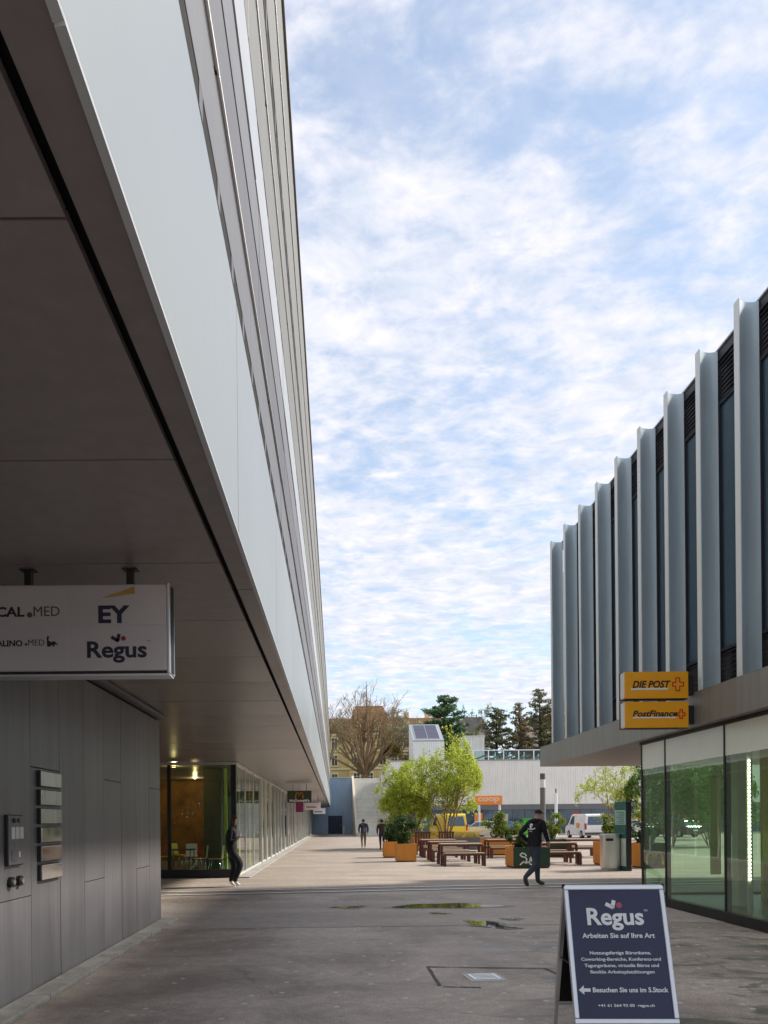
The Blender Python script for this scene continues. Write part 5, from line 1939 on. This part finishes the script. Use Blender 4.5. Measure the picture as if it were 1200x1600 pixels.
def vehicle(name, label, cat, loc, rz, L_, W_, H_, paint, kind='van', scale_win=True):
    """Nose points to local +Y, rear face to -Y."""
    t = thing(name, label, cat, loc, rz)
    if kind == 'van':
        side = [(-L_ / 2, 0.30), (-L_ / 2 - 0.02, 0.9), (-L_ / 2 + 0.10, H_ - 0.12), (-L_ / 2 + 0.22, H_), (L_ * 0.16, H_), (L_ * 0.23, H_ - 0.06), (L_ * 0.36, 1.12), (L_ * 0.47, 0.98), (L_ / 2, 0.75), (L_ / 2, 0.30), (L_ / 2 - 0.1, 0.22), (-L_ / 2 + 0.1, 0.22)]
    else:
        side = [(-L_ / 2, 0.35), (-L_ / 2 + 0.02, 0.80), (-L_ / 2 + 0.12, 0.92), (-L_ / 2 + 0.35, H_ - 0.10), (-L_ / 2 + 0.75, H_), (L_ * 0.06, H_), (L_ * 0.22, 0.98), (L_ * 0.44, 0.82), (L_ / 2, 0.62), (L_ / 2, 0.30), (L_ / 2 - 0.1, 0.2), (-L_ / 2 + 0.1, 0.2)]
    body = MB().prism(side, 'x', -W_ / 2, W_ / 2)
    # tumblehome: narrow the roof
    body.v = [(x * (1 - 0.13 * max(0, (z - 0.95) / (H_ - 0.95))), y, z) for x, y, z in body.v]
    bo_ = B(body, 'body', paint, t, bevel=0.05, smooth=False)
    tum = lambda z: 1 - 0.13 * max(0, (z - 0.95) / (H_ - 0.95))
    # rear window, lights, bumper, plate
    ry = -L_ / 2
    zl, zh = (1.08, H_ - 0.22) if kind == 'van' else (0.98, H_ - 0.14)

    def rear_y(z):
        if kind == 'van':
            return ry - 0.02 + 0.12 * max(0, (z - 0.9) / (H_ - 1.02))
        return ry + 0.12 + 0.23 * max(0, (z - 0.92) / (H_ - 1.02))
    rw = MB()
    hw = W_ * 0.40
    a_ = [(-hw * tum(zl), rear_y(zl) - 0.012, zl), (hw * tum(zl), rear_y(zl) - 0.012, zl), (hw * 0.93 * tum(zh), rear_y(zh) - 0.012, zh), (-hw * 0.93 * tum(zh), rear_y(zh) - 0.012, zh)]
    b_ = [(x, y + 0.03, z) for x, y, z in a_]
    rw.face(a_)
    rw.face(b_[::-1])
    for i in range(4):
        j = (i + 1) % 4
        rw.face([a_[j], a_[i], b_[i], b_[j]])
    B(rw, 'rear_window', M_dglass, t)
    for sx_ in (-1, 1):
        x0, x1 = sorted((sx_ * (W_ / 2 - 0.13), sx_ * (W_ / 2 + 0.006)))
        box('tail_light', M_tail, t, x0, x1, ry - 0.03, ry + 0.12, 0.72, 1.22 if kind == 'van' else 0.90, world=False, bevel=0.01)
        # side windows
        if kind == 'van':
            wins = [[(L_ * 0.05, 1.10), (L_ * 0.05, H_ - 0.18), (L_ * 0.16, H_ - 0.16), (L_ * 0.29, 1.12)]]
        else:
            wins = [[(-L_ / 2 + 0.55, 0.98), (-L_ / 2 + 0.72, H_ - 0.09), (-0.12, H_ - 0.09), (-0.12, 0.98)], [(-0.06, 0.98), (-0.06, H_ - 0.09), (L_ * 0.05, H_ - 0.09), (L_ * 0.19, 0.99)]]
        for wv in wins:
            m2 = MB()
            q = [(sx_ * (W_ / 2 * tum(z) + 0.008), y, z) for y, z in wv]
            q2 = [(sx_ * (W_ / 2 * tum(z) - 0.02), y, z) for y, z in wv]
            m2.face(q)
            m2.face(q2[::-1])
            for i in range(len(q)):
                j = (i + 1) % len(q)
                m2.face([q[i], q[j], q2[j], q2[i]])
            B(m2, 'side_window', M_dglass, t)
        for wy in (-L_ * 0.31, L_ * 0.31):
            xw = sx_ * (W_ / 2 - 0.10)
            wl = B(MB().tube([(xw - 0.11, wy, 0.32), (xw + 0.11 + 0.02 * sx_, wy, 0.32)], 0.32, 20), 'wheel', M_tyre, t)
            xo = xw + sx_ * 0.125
            B(MB().tube([(xo - 0.01, wy, 0.32), (xo + 0.012, wy, 0.32)], 0.20, 16), 'rim', M_rim, wl)
        box('headlight', M_wht, t, *sorted((sx_ * (W_ / 2 - 0.35), sx_ * (W_ / 2 - 0.05))), L_ / 2 - 0.12, L_ / 2 + 0.01, 0.62, 0.76, world=False, bevel=0.01)
        box('mirror', paint, t, *sorted((sx_ * (W_ / 2), sx_ * (W_ / 2 + 0.16))), L_ * 0.20, L_ * 0.20 + 0.08, 1.02, 1.18, world=False, bevel=0.02)
    box('bumper', M_inkg if kind == 'van' else paint, t, -W_ / 2 - 0.006, W_ / 2 + 0.006, ry - 0.06, ry + 0.05, 0.30, 0.48, world=False, bevel=0.02)
    box('number_plate', M_wht, t, -0.26, 0.26, ry - 0.075, ry - 0.061, 0.52, 0.62, world=False)
    # windscreen
    wy0, wz0, wy1, wz1 = (L_ * 0.36, 1.12, L_ * 0.23, H_ - 0.06) if kind == 'van' else (L_ * 0.22, 0.98, L_ * 0.06, H_)
    m2 = MB()
    q = [(-W_ * 0.42, wy0 + 0.006, wz0 + 0.02), (W_ * 0.42, wy0 + 0.006, wz0 + 0.02), (W_ * 0.36, wy1 + 0.02, wz1 - 0.03), (-W_ * 0.36, wy1 + 0.02, wz1 - 0.03)]
    m2.face(q)
    m2.face([(x, y - 0.03, z) for x, y, z in q[::-1]])
    B(m2, 'windscreen', M_dglass, t)
    return t


vn = vehicle('delivery_van', 'white delivery van seen from behind beyond the picnic tables', 'van', (20.9, 61.5, 0), R(3), 4.4, 1.85, 1.98, M_vanw)
box('side_logo', M_coop, vn, -0.935, -0.927, -0.9, -0.35, 0.85, 1.25, world=False)
vehicle('delivery_van', 'yellow post van half hidden behind the lime-green trees', 'van', (9.45, 62, 0), R(8), 4.8, 1.9, 2.1, M_vany)
vehicle('parked_car', 'silver car parked right of the yellow van behind the trees', 'car', (13.0, 66, 0), R(70), 4.2, 1.75, 1.45, M_carg, 'car')
vehicle('parked_car', 'silver car parked just right of the white van', 'car', (25.4, 64, 0), R(30), 4.2, 1.75, 1.48, M_carg, 'car')
vehicle('parked_car', 'dark car glimpsed past the edge of the info stele', 'car', (28.6, 62, 0), R(20), 4.2, 1.75, 1.45, M_card, 'car')
vehicle('parked_car', 'blue-grey car parked in front of the dark hall windows', 'car', (15.0, 69.0, 0), R(80), 4.1, 1.75, 1.45, M_carb, 'car')

# ================================================================== PEOPLE


def person(label, loc, rz, J, chains, mats, classify, seed=0):
    """J: joint -> (pos, radius); chains: joint lists. Skinned to one mesh, face materials by classify(center)."""
    t = thing('person', label, 'person', loc, rz)
    names = list(J)
    idx = {n: i for i, n in enumerate(names)}
    vs = [J[n][0] for n in names]
    es = []
    for ch_ in chains:
        for a_, b_ in zip(ch_[:-1], ch_[1:]):
            es.append((idx[a_], idx[b_]))
    me = bpy.data.meshes.new('skel')
    me.from_pydata(vs, es, [])
    o = bpy.data.objects.new('skel', me)
    C.objects.link(o)
    sk = o.modifiers.new('skin', 'SKIN')
    sk.use_smooth_shade = True
    sv_ = me.skin_vertices[0].data
    for n in names:
        r_ = J[n][1]
        sv_[idx[n]].radius = r_ if isinstance(r_, tuple) else (r_, r_)
        sv_[idx[n]].use_root = (n == 'pelvis')
    sb = o.modifiers.new('sub', 'SUBSURF')
    sb.levels = 2
    sb.render_levels = 2
    dg = bpy.context.evaluated_depsgraph_get()
    bmsh = bpy.data.meshes.new_from_object(o.evaluated_get(dg))
    bpy.data.objects.remove(o)
    bmsh.name = 'body'
    bmsh.materials.clear()
    for m_ in mats:
        bmsh.materials.append(m_)
    for p in bmsh.polygons:
        p.material_index = classify(p.center)
        p.use_smooth = True
    b_ = bpy.data.objects.new('body', bmsh)
    C.objects.link(b_)
    b_.parent = t
    return t, b_


def hand_joints(J, chains, side, wrist, palm_dir, across, curl, scale=1.0):
    """palm plus five fingers continuing from the wrist joint name."""
    w_ = Vector(J[wrist][0])
    d = Vector(palm_dir).normalized()
    ac = Vector(across).normalized()
    cu = Vector(curl).normalized()
    pk = side + '_palm'
    J[pk] = (tuple(w_ + d * 0.05 * scale), (0.034 * scale, 0.022 * scale))
    chains.append([wrist, pk])
    for i, ln in enumerate((0.072, 0.082, 0.076, 0.06)):
        b_ = w_ + d * 0.085 * scale + ac * (0.027 - 0.018 * i) * scale
        m1 = b_ + (d + cu * 0.35).normalized() * ln * 0.5 * scale
        m2 = m1 + (d * 0.6 + cu * 0.8).normalized() * ln * 0.5 * scale
        k0, k1, k2 = (side + '_f%d%s' % (i, s_) for s_ in 'abc')
        J[k0] = (tuple(b_), 0.010 * scale)
        J[k1] = (tuple(m1), 0.009 * scale)
        J[k2] = (tuple(m2), 0.007 * scale)
        chains.append([pk, k0, k1, k2])
    b_ = w_ + d * 0.04 * scale + ac * 0.04 * scale
    m1 = b_ + (d * 0.8 + ac * 0.5 + cu * 0.3).normalized() * 0.04 * scale
    J[side + '_t0'] = (tuple(b_), 0.011 * scale)
    J[side + '_t1'] = (tuple(m1), 0.009 * scale)
    chains.append([pk, side + '_t0', side + '_t1'])


def face_bits(t, hc, f, r, s_=1.0):
    """nose, ears and eyes on the head centre hc; f facing unit vector, r right unit vector (xy)."""
    hc, f, r = Vector(hc), Vector(f), Vector(r)
    up = Vector((0, 0, 1))
    nb = MB()
    c_ = hc + f * 0.088 * s_ - up * 0.012 * s_
    nb.face([c_ + up * 0.035, c_ - up * 0.016 + r * 0.017, c_ - up * 0.016 + f * 0.028])
    nb.face([c_ + up * 0.035, c_ - up * 0.016 + f * 0.028, c_ - up * 0.016 - r * 0.017])
    nb.face([c_ - up * 0.016 + r * 0.017, c_ - up * 0.016 - r * 0.017, c_ - up * 0.016 + f * 0.028])
    B(nb, 'nose', M_skin, t)
    for s2 in (-1, 1):
        e_ = hc + f * 0.082 * s_ + r * 0.032 * s2 + up * 0.018
        B(MB().ell(e_, (0.010, 0.010, 0.007), 8, 6), 'eye', M_eye, t, smooth=True)
        e_ = hc + r * 0.078 * s2 * s_ - f * 0.005
        B(MB().ell(e_, (0.013, 0.016, 0.030), 8, 6), 'ear', M_skin, t, smooth=True)
    c_ = hc + f * 0.086 * s_ - up * 0.055
    B(MB().ell(c_, (0.02, 0.02, 0.006), 8, 6), 'mouth', M_wine, t, smooth=True)


def head_shell(t, hc, f, rad, m_, name, zmin=-0.02, frontcut=0.35, grow_=1.10, drop=0.0, facedrop=None):
    """Hair shell: the part of an ellipsoid behind a face cut."""
    hc, f = Vector(hc), Vector(f)
    mb = MB()
    nu, nv = 24, 16
    P_ = {}
    for j in range(nv + 1):
        ph = math.pi * j / nv
        for i in range(nu):
            th = 2 * math.pi * i / nu
            P_[(i, j)] = Vector((rad[0] * grow_ * math.sin(ph) * math.cos(th), rad[1] * grow_ * math.sin(ph) * math.sin(th), rad[2] * grow_ * math.cos(ph)))
    for j in range(nv):
        for i in range(nu):
            q = [P_[(i, j)], P_[(i, j + 1)], P_[((i + 1) % nu, j + 1)], P_[((i + 1) % nu, j)]]
            c_ = sum(q, Vector()) / 4
            fr = c_.dot(f) / rad[0]
            if fr > frontcut and c_.z < rad[2] * 0.55:
                continue
            if c_.z < zmin:
                continue
            mb.face([hc + v for v in q])
    return B(mb, name, m_, t, smooth=True, merge=True)


# ---- walking man in the black hoodie (back turned three quarters)
F = Vector((0.80, 0.60, 0))
Rt = Vector((0.60, -0.80, 0))


def L3(fw, rt, z):
    v = F * fw + Rt * rt
    return (v.x, v.y, z)


J = {
    'pelvis': (L3(-0.13, 0.0, 0.95), (0.165, 0.125)),
    'waist': (L3(-0.12, 0.0, 1.12), (0.175, 0.13)),
    'chest': (L3(-0.09, 0.0, 1.33), (0.19, 0.14)),
    'upper': (L3(-0.05, 0.0, 1.47), (0.15, 0.11)),
    'neck': (L3(0.0, 0.0, 1.575), 0.062),
    'head': (L3(0.035, 0.0, 1.66), (0.078, 0.085)),
    'crown': (L3(0.035, 0.0, 1.735), (0.068, 0.075)),
    'l_sh': (L3(-0.06, -0.19, 1.47), 0.082),
    'l_el': (L3(-0.32, -0.26, 1.24), 0.062),
    'l_wr': (L3(-0.12, -0.20, 1.06), 0.046),
    'r_sh': (L3(-0.05, 0.19, 1.47), 0.082),
    'r_el': (L3(-0.02, 0.25, 1.22), 0.062),
    'r_wr': (L3(0.10, 0.22, 1.02), 0.042),
    'l_hip': (L3(-0.10, -0.09, 0.90), 0.105),
    'l_kn': (L3(0.10, -0.10, 0.52), 0.078),
    'l_an': (L3(0.12, -0.10, 0.10), 0.054),
    'l_ball': (L3(0.27, -0.11, 0.05), 0.050),
    'l_toe': (L3(0.37, -0.11, 0.038), 0.036),
    'r_hip': (L3(-0.14, 0.09, 0.90), 0.110),
    'r_kn': (L3(-0.17, 0.10, 0.52), 0.085),
    'r_an': (L3(-0.60, 0.10, 0.235), 0.056),
    'r_ball': (L3(-0.54, 0.10, 0.075), 0.050),
    'r_toe': (L3(-0.475, 0.10, 0.038), 0.036),
}
CH = [['pelvis', 'waist', 'chest', 'upper', 'neck', 'head', 'crown'], ['upper', 'l_sh', 'l_el', 'l_wr'], ['upper', 'r_sh', 'r_el', 'r_wr'],
      ['pelvis', 'l_hip', 'l_kn', 'l_an', 'l_ball', 'l_toe'], ['pelvis', 'r_hip', 'r_kn', 'r_an', 'r_ball', 'r_toe']]
hand_joints(J, CH, 'r', 'r_wr', L3(0.35, 0.0, -0.9), L3(0.9, 0, 0.3), L3(0.2, -0.9, 0))
hand_joints(J, CH, 'l', 'l_wr', L3(0.7, 0.1, -0.5), L3(0.5, 0, 0.7), L3(0.2, 0.9, 0))


def cls_man(c_):
    z = c_.z
    fw = c_.x * F.x + c_.y * F.y
    rt = c_.x * Rt.x + c_.y * Rt.y
    if z > 1.585:
        return 0
    if abs(rt) > 0.13 and z < 1.045 and z > 0.80 and fw > -0.10:
        return 0
    if z > 0.93:
        return 1
    if z < 0.12 or (rt > 0.02 and fw < -0.48 and z < 0.22):
        return 3
    return 2


man, mb_ = person('man in black hoodie and cap striding right across the plaza', (4.75, 17.3, 0.012), 0, J, CH, [M_skin, M_hoodie, M_jeans, M_boot], cls_man)
hc = J['head'][0]
face_bits(man, (hc[0], hc[1], 1.685), F, Rt)
# cap with peak
capm = MB()
cc_ = Vector((hc[0], hc[1], 1.70))
capm2 = head_shell(man, (cc_.x, cc_.y, cc_.z), F, (0.094, 0.094, 0.095), M_cap, 'cap', zmin=0.01, frontcut=2, grow_=1.06)
pk = MB()
n_ = 9
top = []
for i in range(n_ + 1):
    a_ = R(-62 + 124 * i / n_)
    d_in = (F * math.cos(a_) + Rt * math.sin(a_)) * 0.095
    d_out = F * (0.095 * math.cos(a_) + 0.095 * math.cos(a_ * 0.9)) + Rt * 0.098 * math.sin(a_)
    top.append((cc_ + d_in + Vector((0, 0, 0.022)), cc_ + d_out + Vector((0, 0, 0.010))))
for i in range(n_):
    (a1, b1), (a2, b2) = top[i], top[i + 1]
    dz = Vector((0, 0, 0.008))
    pk.face([a1, b1, b2, a2])
    pk.face([a1 - dz, a2 - dz, b2 - dz, b1 - dz])
    pk.face([b1, b1 - dz, b2 - dz, b2])
B(pk, 'cap_peak', M_cap, man, merge=True)
# hood folded on the back
hd = MB()
hd.ell(L3(-0.10, 0, 1.53), (0.10, 0.13, 0.065), 16, 10, M=Matrix.Rotation(math.atan2(F.y, F.x), 3, 'Z'))
B(hd, 'hood', M_hoodie, man, smooth=True)
# white skull-like print on the back: projected on the cloth
bvh = BVHTree.FromPolygons([v.co.copy() for v in mb_.data.vertices], [tuple(p.vertices) for p in mb_.data.polygons])


def project_print(polys, m_, name, c_z, c_r, parent):
    out_ = MB()
    for poly in polys:
        pts = []
        for (u, v) in poly:
            o_ = Vector(L3(-0.8, c_r + u, c_z + v))
            hit = bvh.ray_cast(o_, F)
            if hit[0] is None:
                pts = None
                break
            pts.append(hit[0] - F * 0.006)
        if pts:
            out_.face(pts)
    if out_.f:
        B(out_, name, m_, parent, recalc=False)


def ringq(cx_, cy_, rx, ry, n=14):
    c0 = (cx_, cy_)
    ps = [(cx_ + rx * math.cos(6.2832 * i / n), cy_ + ry * math.sin(6.2832 * i / n)) for i in range(n)]
    return [[c0, ps[i], ps[(i + 1) % n]] for i in range(n)]


prt = ringq(0, 0.03, 0.044, 0.042) + ringq(0, -0.02, 0.026, 0.028)
for i in range(9):
    x = -0.12 + i * 0.027
    y = -0.060 - 0.022 * (1 - ((i - 4) / 4.0) ** 2)
    prt.append([(x, y), (x + 0.020, y), (x + 0.020, y + 0.034), (x, y + 0.034)])
for i in range(5):
    prt.append([(-0.055 + i * 0.022, -0.122), (-0.040 + i * 0.022, -0.122), (-0.040 + i * 0.022, -0.108), (-0.055 + i * 0.022, -0.108)])
project_print(prt, M_wht, 'back_print', 1.40, -0.03, man)
project_print(ringq(-0.017, 0.028, 0.009, 0.011) + ringq(0.017, 0.028, 0.009, 0.011), M_ink, 'print_eyes', 1.40, -0.03, man)
# sleeve print on the right arm
slv = MB()
for i in range(7):
    z = 1.10 + i * 0.035
    k = (1.47 - z) / 0.25
    base_ = Vector(J['r_sh'][0]).lerp(Vector(J['r_el'][0]), min(1, k)) if z > 1.22 else Vector(J['r_el'][0]).lerp(Vector(J['r_wr'][0]), (1.22 - z) / 0.20)
    p = base_ + Rt * 0.066 + F * 0.012
    slv.box(p.x - 0.012, p.x + 0.012, p.y - 0.006, p.y + 0.006, z, z + 0.024)
B(slv, 'sleeve_print', M_wht, man)

# ---- woman in black walking right
F = Vector((1, 0.05, 0)).normalized()
Rt = Vector((F.y, -F.x, 0))
J = {
    'pelvis': (L3(-0.06, 0, 0.90), (0.155, 0.145)),
    'waist': (L3(-0.06, 0, 1.07), (0.145, 0.14)),
    'chest': (L3(-0.05, 0, 1.26), (0.165, 0.15)),
    'upper': (L3(-0.03, 0, 1.40), (0.12, 0.09)),
    'neck': (L3(0.0, 0, 1.50), 0.05),
    'head': (L3(0.035, 0, 1.59), (0.07, 0.08)),
    'crown': (L3(0.03, 0, 1.66), (0.062, 0.07)),
    'r_sh': (L3(-0.04, 0.155, 1.38), 0.065),
    'r_el': (L3(-0.06, 0.20, 1.12), 0.05),
    'r_wr': (L3(0.12, 0.13, 1.17), 0.034),
    'l_sh': (L3(-0.04, -0.155, 1.38), 0.065),
    'l_el': (L3(-0.08, -0.20, 1.12), 0.05),
    'l_wr': (L3(0.05, -0.20, 0.95), 0.034),
    'r_hip': (L3(-0.03, 0.08, 0.85), 0.11),
    'r_kn': (L3(0.185, 0.08, 0.55), 0.092),
    'r_an': (L3(0.03, 0.08, 0.15), 0.062),
    'r_ball': (L3(0.11, 0.085, 0.055), 0.04),
    'r_toe': (L3(0.165, 0.085, 0.035), 0.03),
    'l_hip': (L3(-0.06, -0.08, 0.85), 0.11),
    'l_kn': (L3(0.02, -0.08, 0.48), 0.09),
    'l_an': (L3(-0.08, -0.08, 0.13), 0.058),
    'l_ball': (L3(-0.02, -0.085, 0.045), 0.04),
    'l_toe': (L3(0.04, -0.085, 0.035), 0.03),
}
CH = [['pelvis', 'waist', 'chest', 'upper', 'neck', 'head', 'crown'], ['upper', 'l_sh', 'l_el', 'l_wr'], ['upper', 'r_sh', 'r_el', 'r_wr'],
      ['pelvis', 'l_hip', 'l_kn', 'l_an', 'l_ball', 'l_toe'], ['pelvis', 'r_hip', 'r_kn', 'r_an', 'r_ball', 'r_toe']]
hand_joints(J, CH, 'r', 'r_wr', L3(0.5, -0.3, 0.8), L3(0.4, 0.5, 0), L3(0.3, -0.8, 0), 0.9)
hand_joints(J, CH, 'l', 'l_wr', L3(0.4, 0, -0.9), L3(0.9, 0, 0.3), L3(0.2, 0.9, 0), 0.9)


def cls_wom(c_):
    z = c_.z
    fw = c_.x * F.x + c_.y * F.y
    if z > 1.49 or (fw > 0.10 and 1.14 < z < 1.36):
        return 0
    if fw > 0.03 and z < 0.95 and z > 0.80 and (c_.x * Rt.x + c_.y * Rt.y) < -0.15:
        return 0
    if z < 0.125:
        return 2
    return 1


wom, wb_ = person('woman in black with long brown hair walking past the shop corner', (-2.50, 18.0, 0.004), 0, J, CH, [M_skin, M_blackcl, M_shoe], cls_wom)
hc = J['head'][0]
face_bits(wom, (hc[0], hc[1], 1.60), F, Rt, 0.92)
head_shell(wom, (hc[0] - 0.01, hc[1], 1.625), F, (0.088, 0.082, 0.105), M_hairb, 'hair', zmin=-0.10, frontcut=0.45, grow_=1.10)
hr = MB()
rh = random.Random(9)
for i in range(70):
    a_ = R(rh.uniform(80, 280))
    d_ = F * math.cos(a_) * 0.085 + Rt * math.sin(a_) * 0.085
    p0 = Vector((hc[0], hc[1], 1.63)) + d_
    p1 = Vector((hc[0], hc[1], 1.46)) + d_ * 1.05 - F * 0.01
    p2 = Vector((hc[0] - 0.02, hc[1], rh.uniform(1.20, 1.30))) + d_ * 1.0
    hr.tube([p0, p1, p2], [0.016, 0.018, 0.006], 5)
B(hr, 'long_hair', M_hairb, wom, smooth=True)
box('phone', M_grey1, wom, 0.165, 0.178, -0.16, -0.085, 1.22, 1.36, world=False)
scf = MB()
scf.ell(L3(0.01, 0, 1.48), (0.085, 0.08, 0.05), 14, 8)
B(scf, 'collar', M_blackcl, wom, smooth=True)


# ---- two men walking away
def walker(label, loc, top, trousers, hair, step, ht, shoe):
    global F, Rt
    F = Vector((0, 1, 0))
    Rt = Vector((1, 0, 0))
    k = ht / 1.75
    s_ = step
    J = {
        'pelvis': (L3(0, 0, 0.94 * k), (0.15, 0.12)), 'waist': (L3(0.0, 0, 1.10 * k), (0.155, 0.12)), 'chest': (L3(0.02, 0, 1.28 * k), (0.185, 0.125)),
        'upper': (L3(0.02, 0, 1.42 * k), (0.14, 0.10)), 'neck': (L3(0.03, 0, 1.50 * k), 0.058), 'head': (L3(0.05, 0, 1.60 * k), (0.072, 0.085)), 'crown': (L3(0.05, 0, 1.67 * k), (0.064, 0.075)),
        'r_sh': (L3(0.02, 0.19, 1.40 * k), 0.075), 'r_el': (L3(-0.07 * s_, 0.265, 1.14 * k), 0.056), 'r_wr': (L3(0.04, 0.25, 0.92 * k), 0.038),
        'l_sh': (L3(0.02, -0.19, 1.40 * k), 0.075), 'l_el': (L3(0.03 * s_, -0.265, 1.14 * k), 0.056), 'l_wr': (L3(0.12, -0.24, 0.92 * k), 0.038),
        'r_hip': (L3(0, 0.09, 0.88 * k), 0.10), 'r_kn': (L3(0.14 * s_, 0.095, 0.50 * k), 0.07), 'r_an': (L3(0.20 * s_, 0.09, 0.10), 0.046), 'r_ball': (L3(0.20 * s_ + 0.12, 0.10, 0.05), 0.042), 'r_toe': (L3(0.20 * s_ + 0.19, 0.10, 0.035), 0.03),
        'l_hip': (L3(0, -0.09, 0.88 * k), 0.10), 'l_kn': (L3(-0.04 * s_, -0.095, 0.50 * k), 0.07), 'l_an': (L3(-0.26 * s_, -0.09, 0.16), 0.046), 'l_ball': (L3(-0.26 * s_ + 0.10, -0.10, 0.055), 0.042), 'l_toe': (L3(-0.26 * s_ + 0.16, -0.10, 0.035), 0.03),
    }
    CH = [['pelvis', 'waist', 'chest', 'upper', 'neck', 'head', 'crown'], ['upper', 'l_sh', 'l_el', 'l_wr'], ['upper', 'r_sh', 'r_el', 'r_wr'],
          ['pelvis', 'l_hip', 'l_kn', 'l_an', 'l_ball', 'l_toe'], ['pelvis', 'r_hip', 'r_kn', 'r_an', 'r_ball', 'r_toe']]
    hand_joints(J, CH, 'r', 'r_wr', L3(0.2, 0, -0.9), L3(0.9, 0, 0.2), L3(0.2, -0.9, 0))
    hand_joints(J, CH, 'l', 'l_wr', L3(0.2, 0, -0.9), L3(0.9, 0, 0.2), L3(0.2, 0.9, 0))

    def cl_(c_):
        if c_.z > 1.505 * k:
            return 0
        if abs(c_.x) > 0.20 and c_.z < 0.94 * k:
            return 0
        if c_.z > 0.92 * k:
            return 1
        if c_.z < 0.11:
            return 3
        return 2
    t, b_ = person(label, loc, 0, J, CH, [M_skin, top, trousers, shoe], cl_)
    hc_ = J['head'][0]
    face_bits(t, (hc_[0], hc_[1], 1.61 * k), F, Rt, 0.95)
    head_shell(t, (hc_[0], hc_[1], 1.635 * k), F, (0.085, 0.085, 0.098), hair, 'hair', zmin=-0.06, frontcut=0.45, grow_=1.08)
    return t


w1 = walker('man in navy jacket with shoulder bag walking away toward the stairs', (1.62, 42.6, 0.0), M_navy, M_grtr, M_haird, 0.9, 1.70, M_shoe)
bgm = MB().box(-0.02, 0.20, -0.20, -0.10, 0.90, 1.16)
bg_ = B(bgm, 'shoulder_bag', M_bag, w1, bevel=0.03)
B(MB().tube([(0.09, -0.15, 1.14), (0.0, -0.15, 1.30), (-0.12, -0.08, 1.42)], 0.014, 5), 'strap', M_bag, bg_)
walker('man in dark maroon top walking away beside the planter shrub', (2.55, 40.4, 0.0), M_maroon, M_jeansd, M_haird, 0.7, 1.66, M_blackcl)
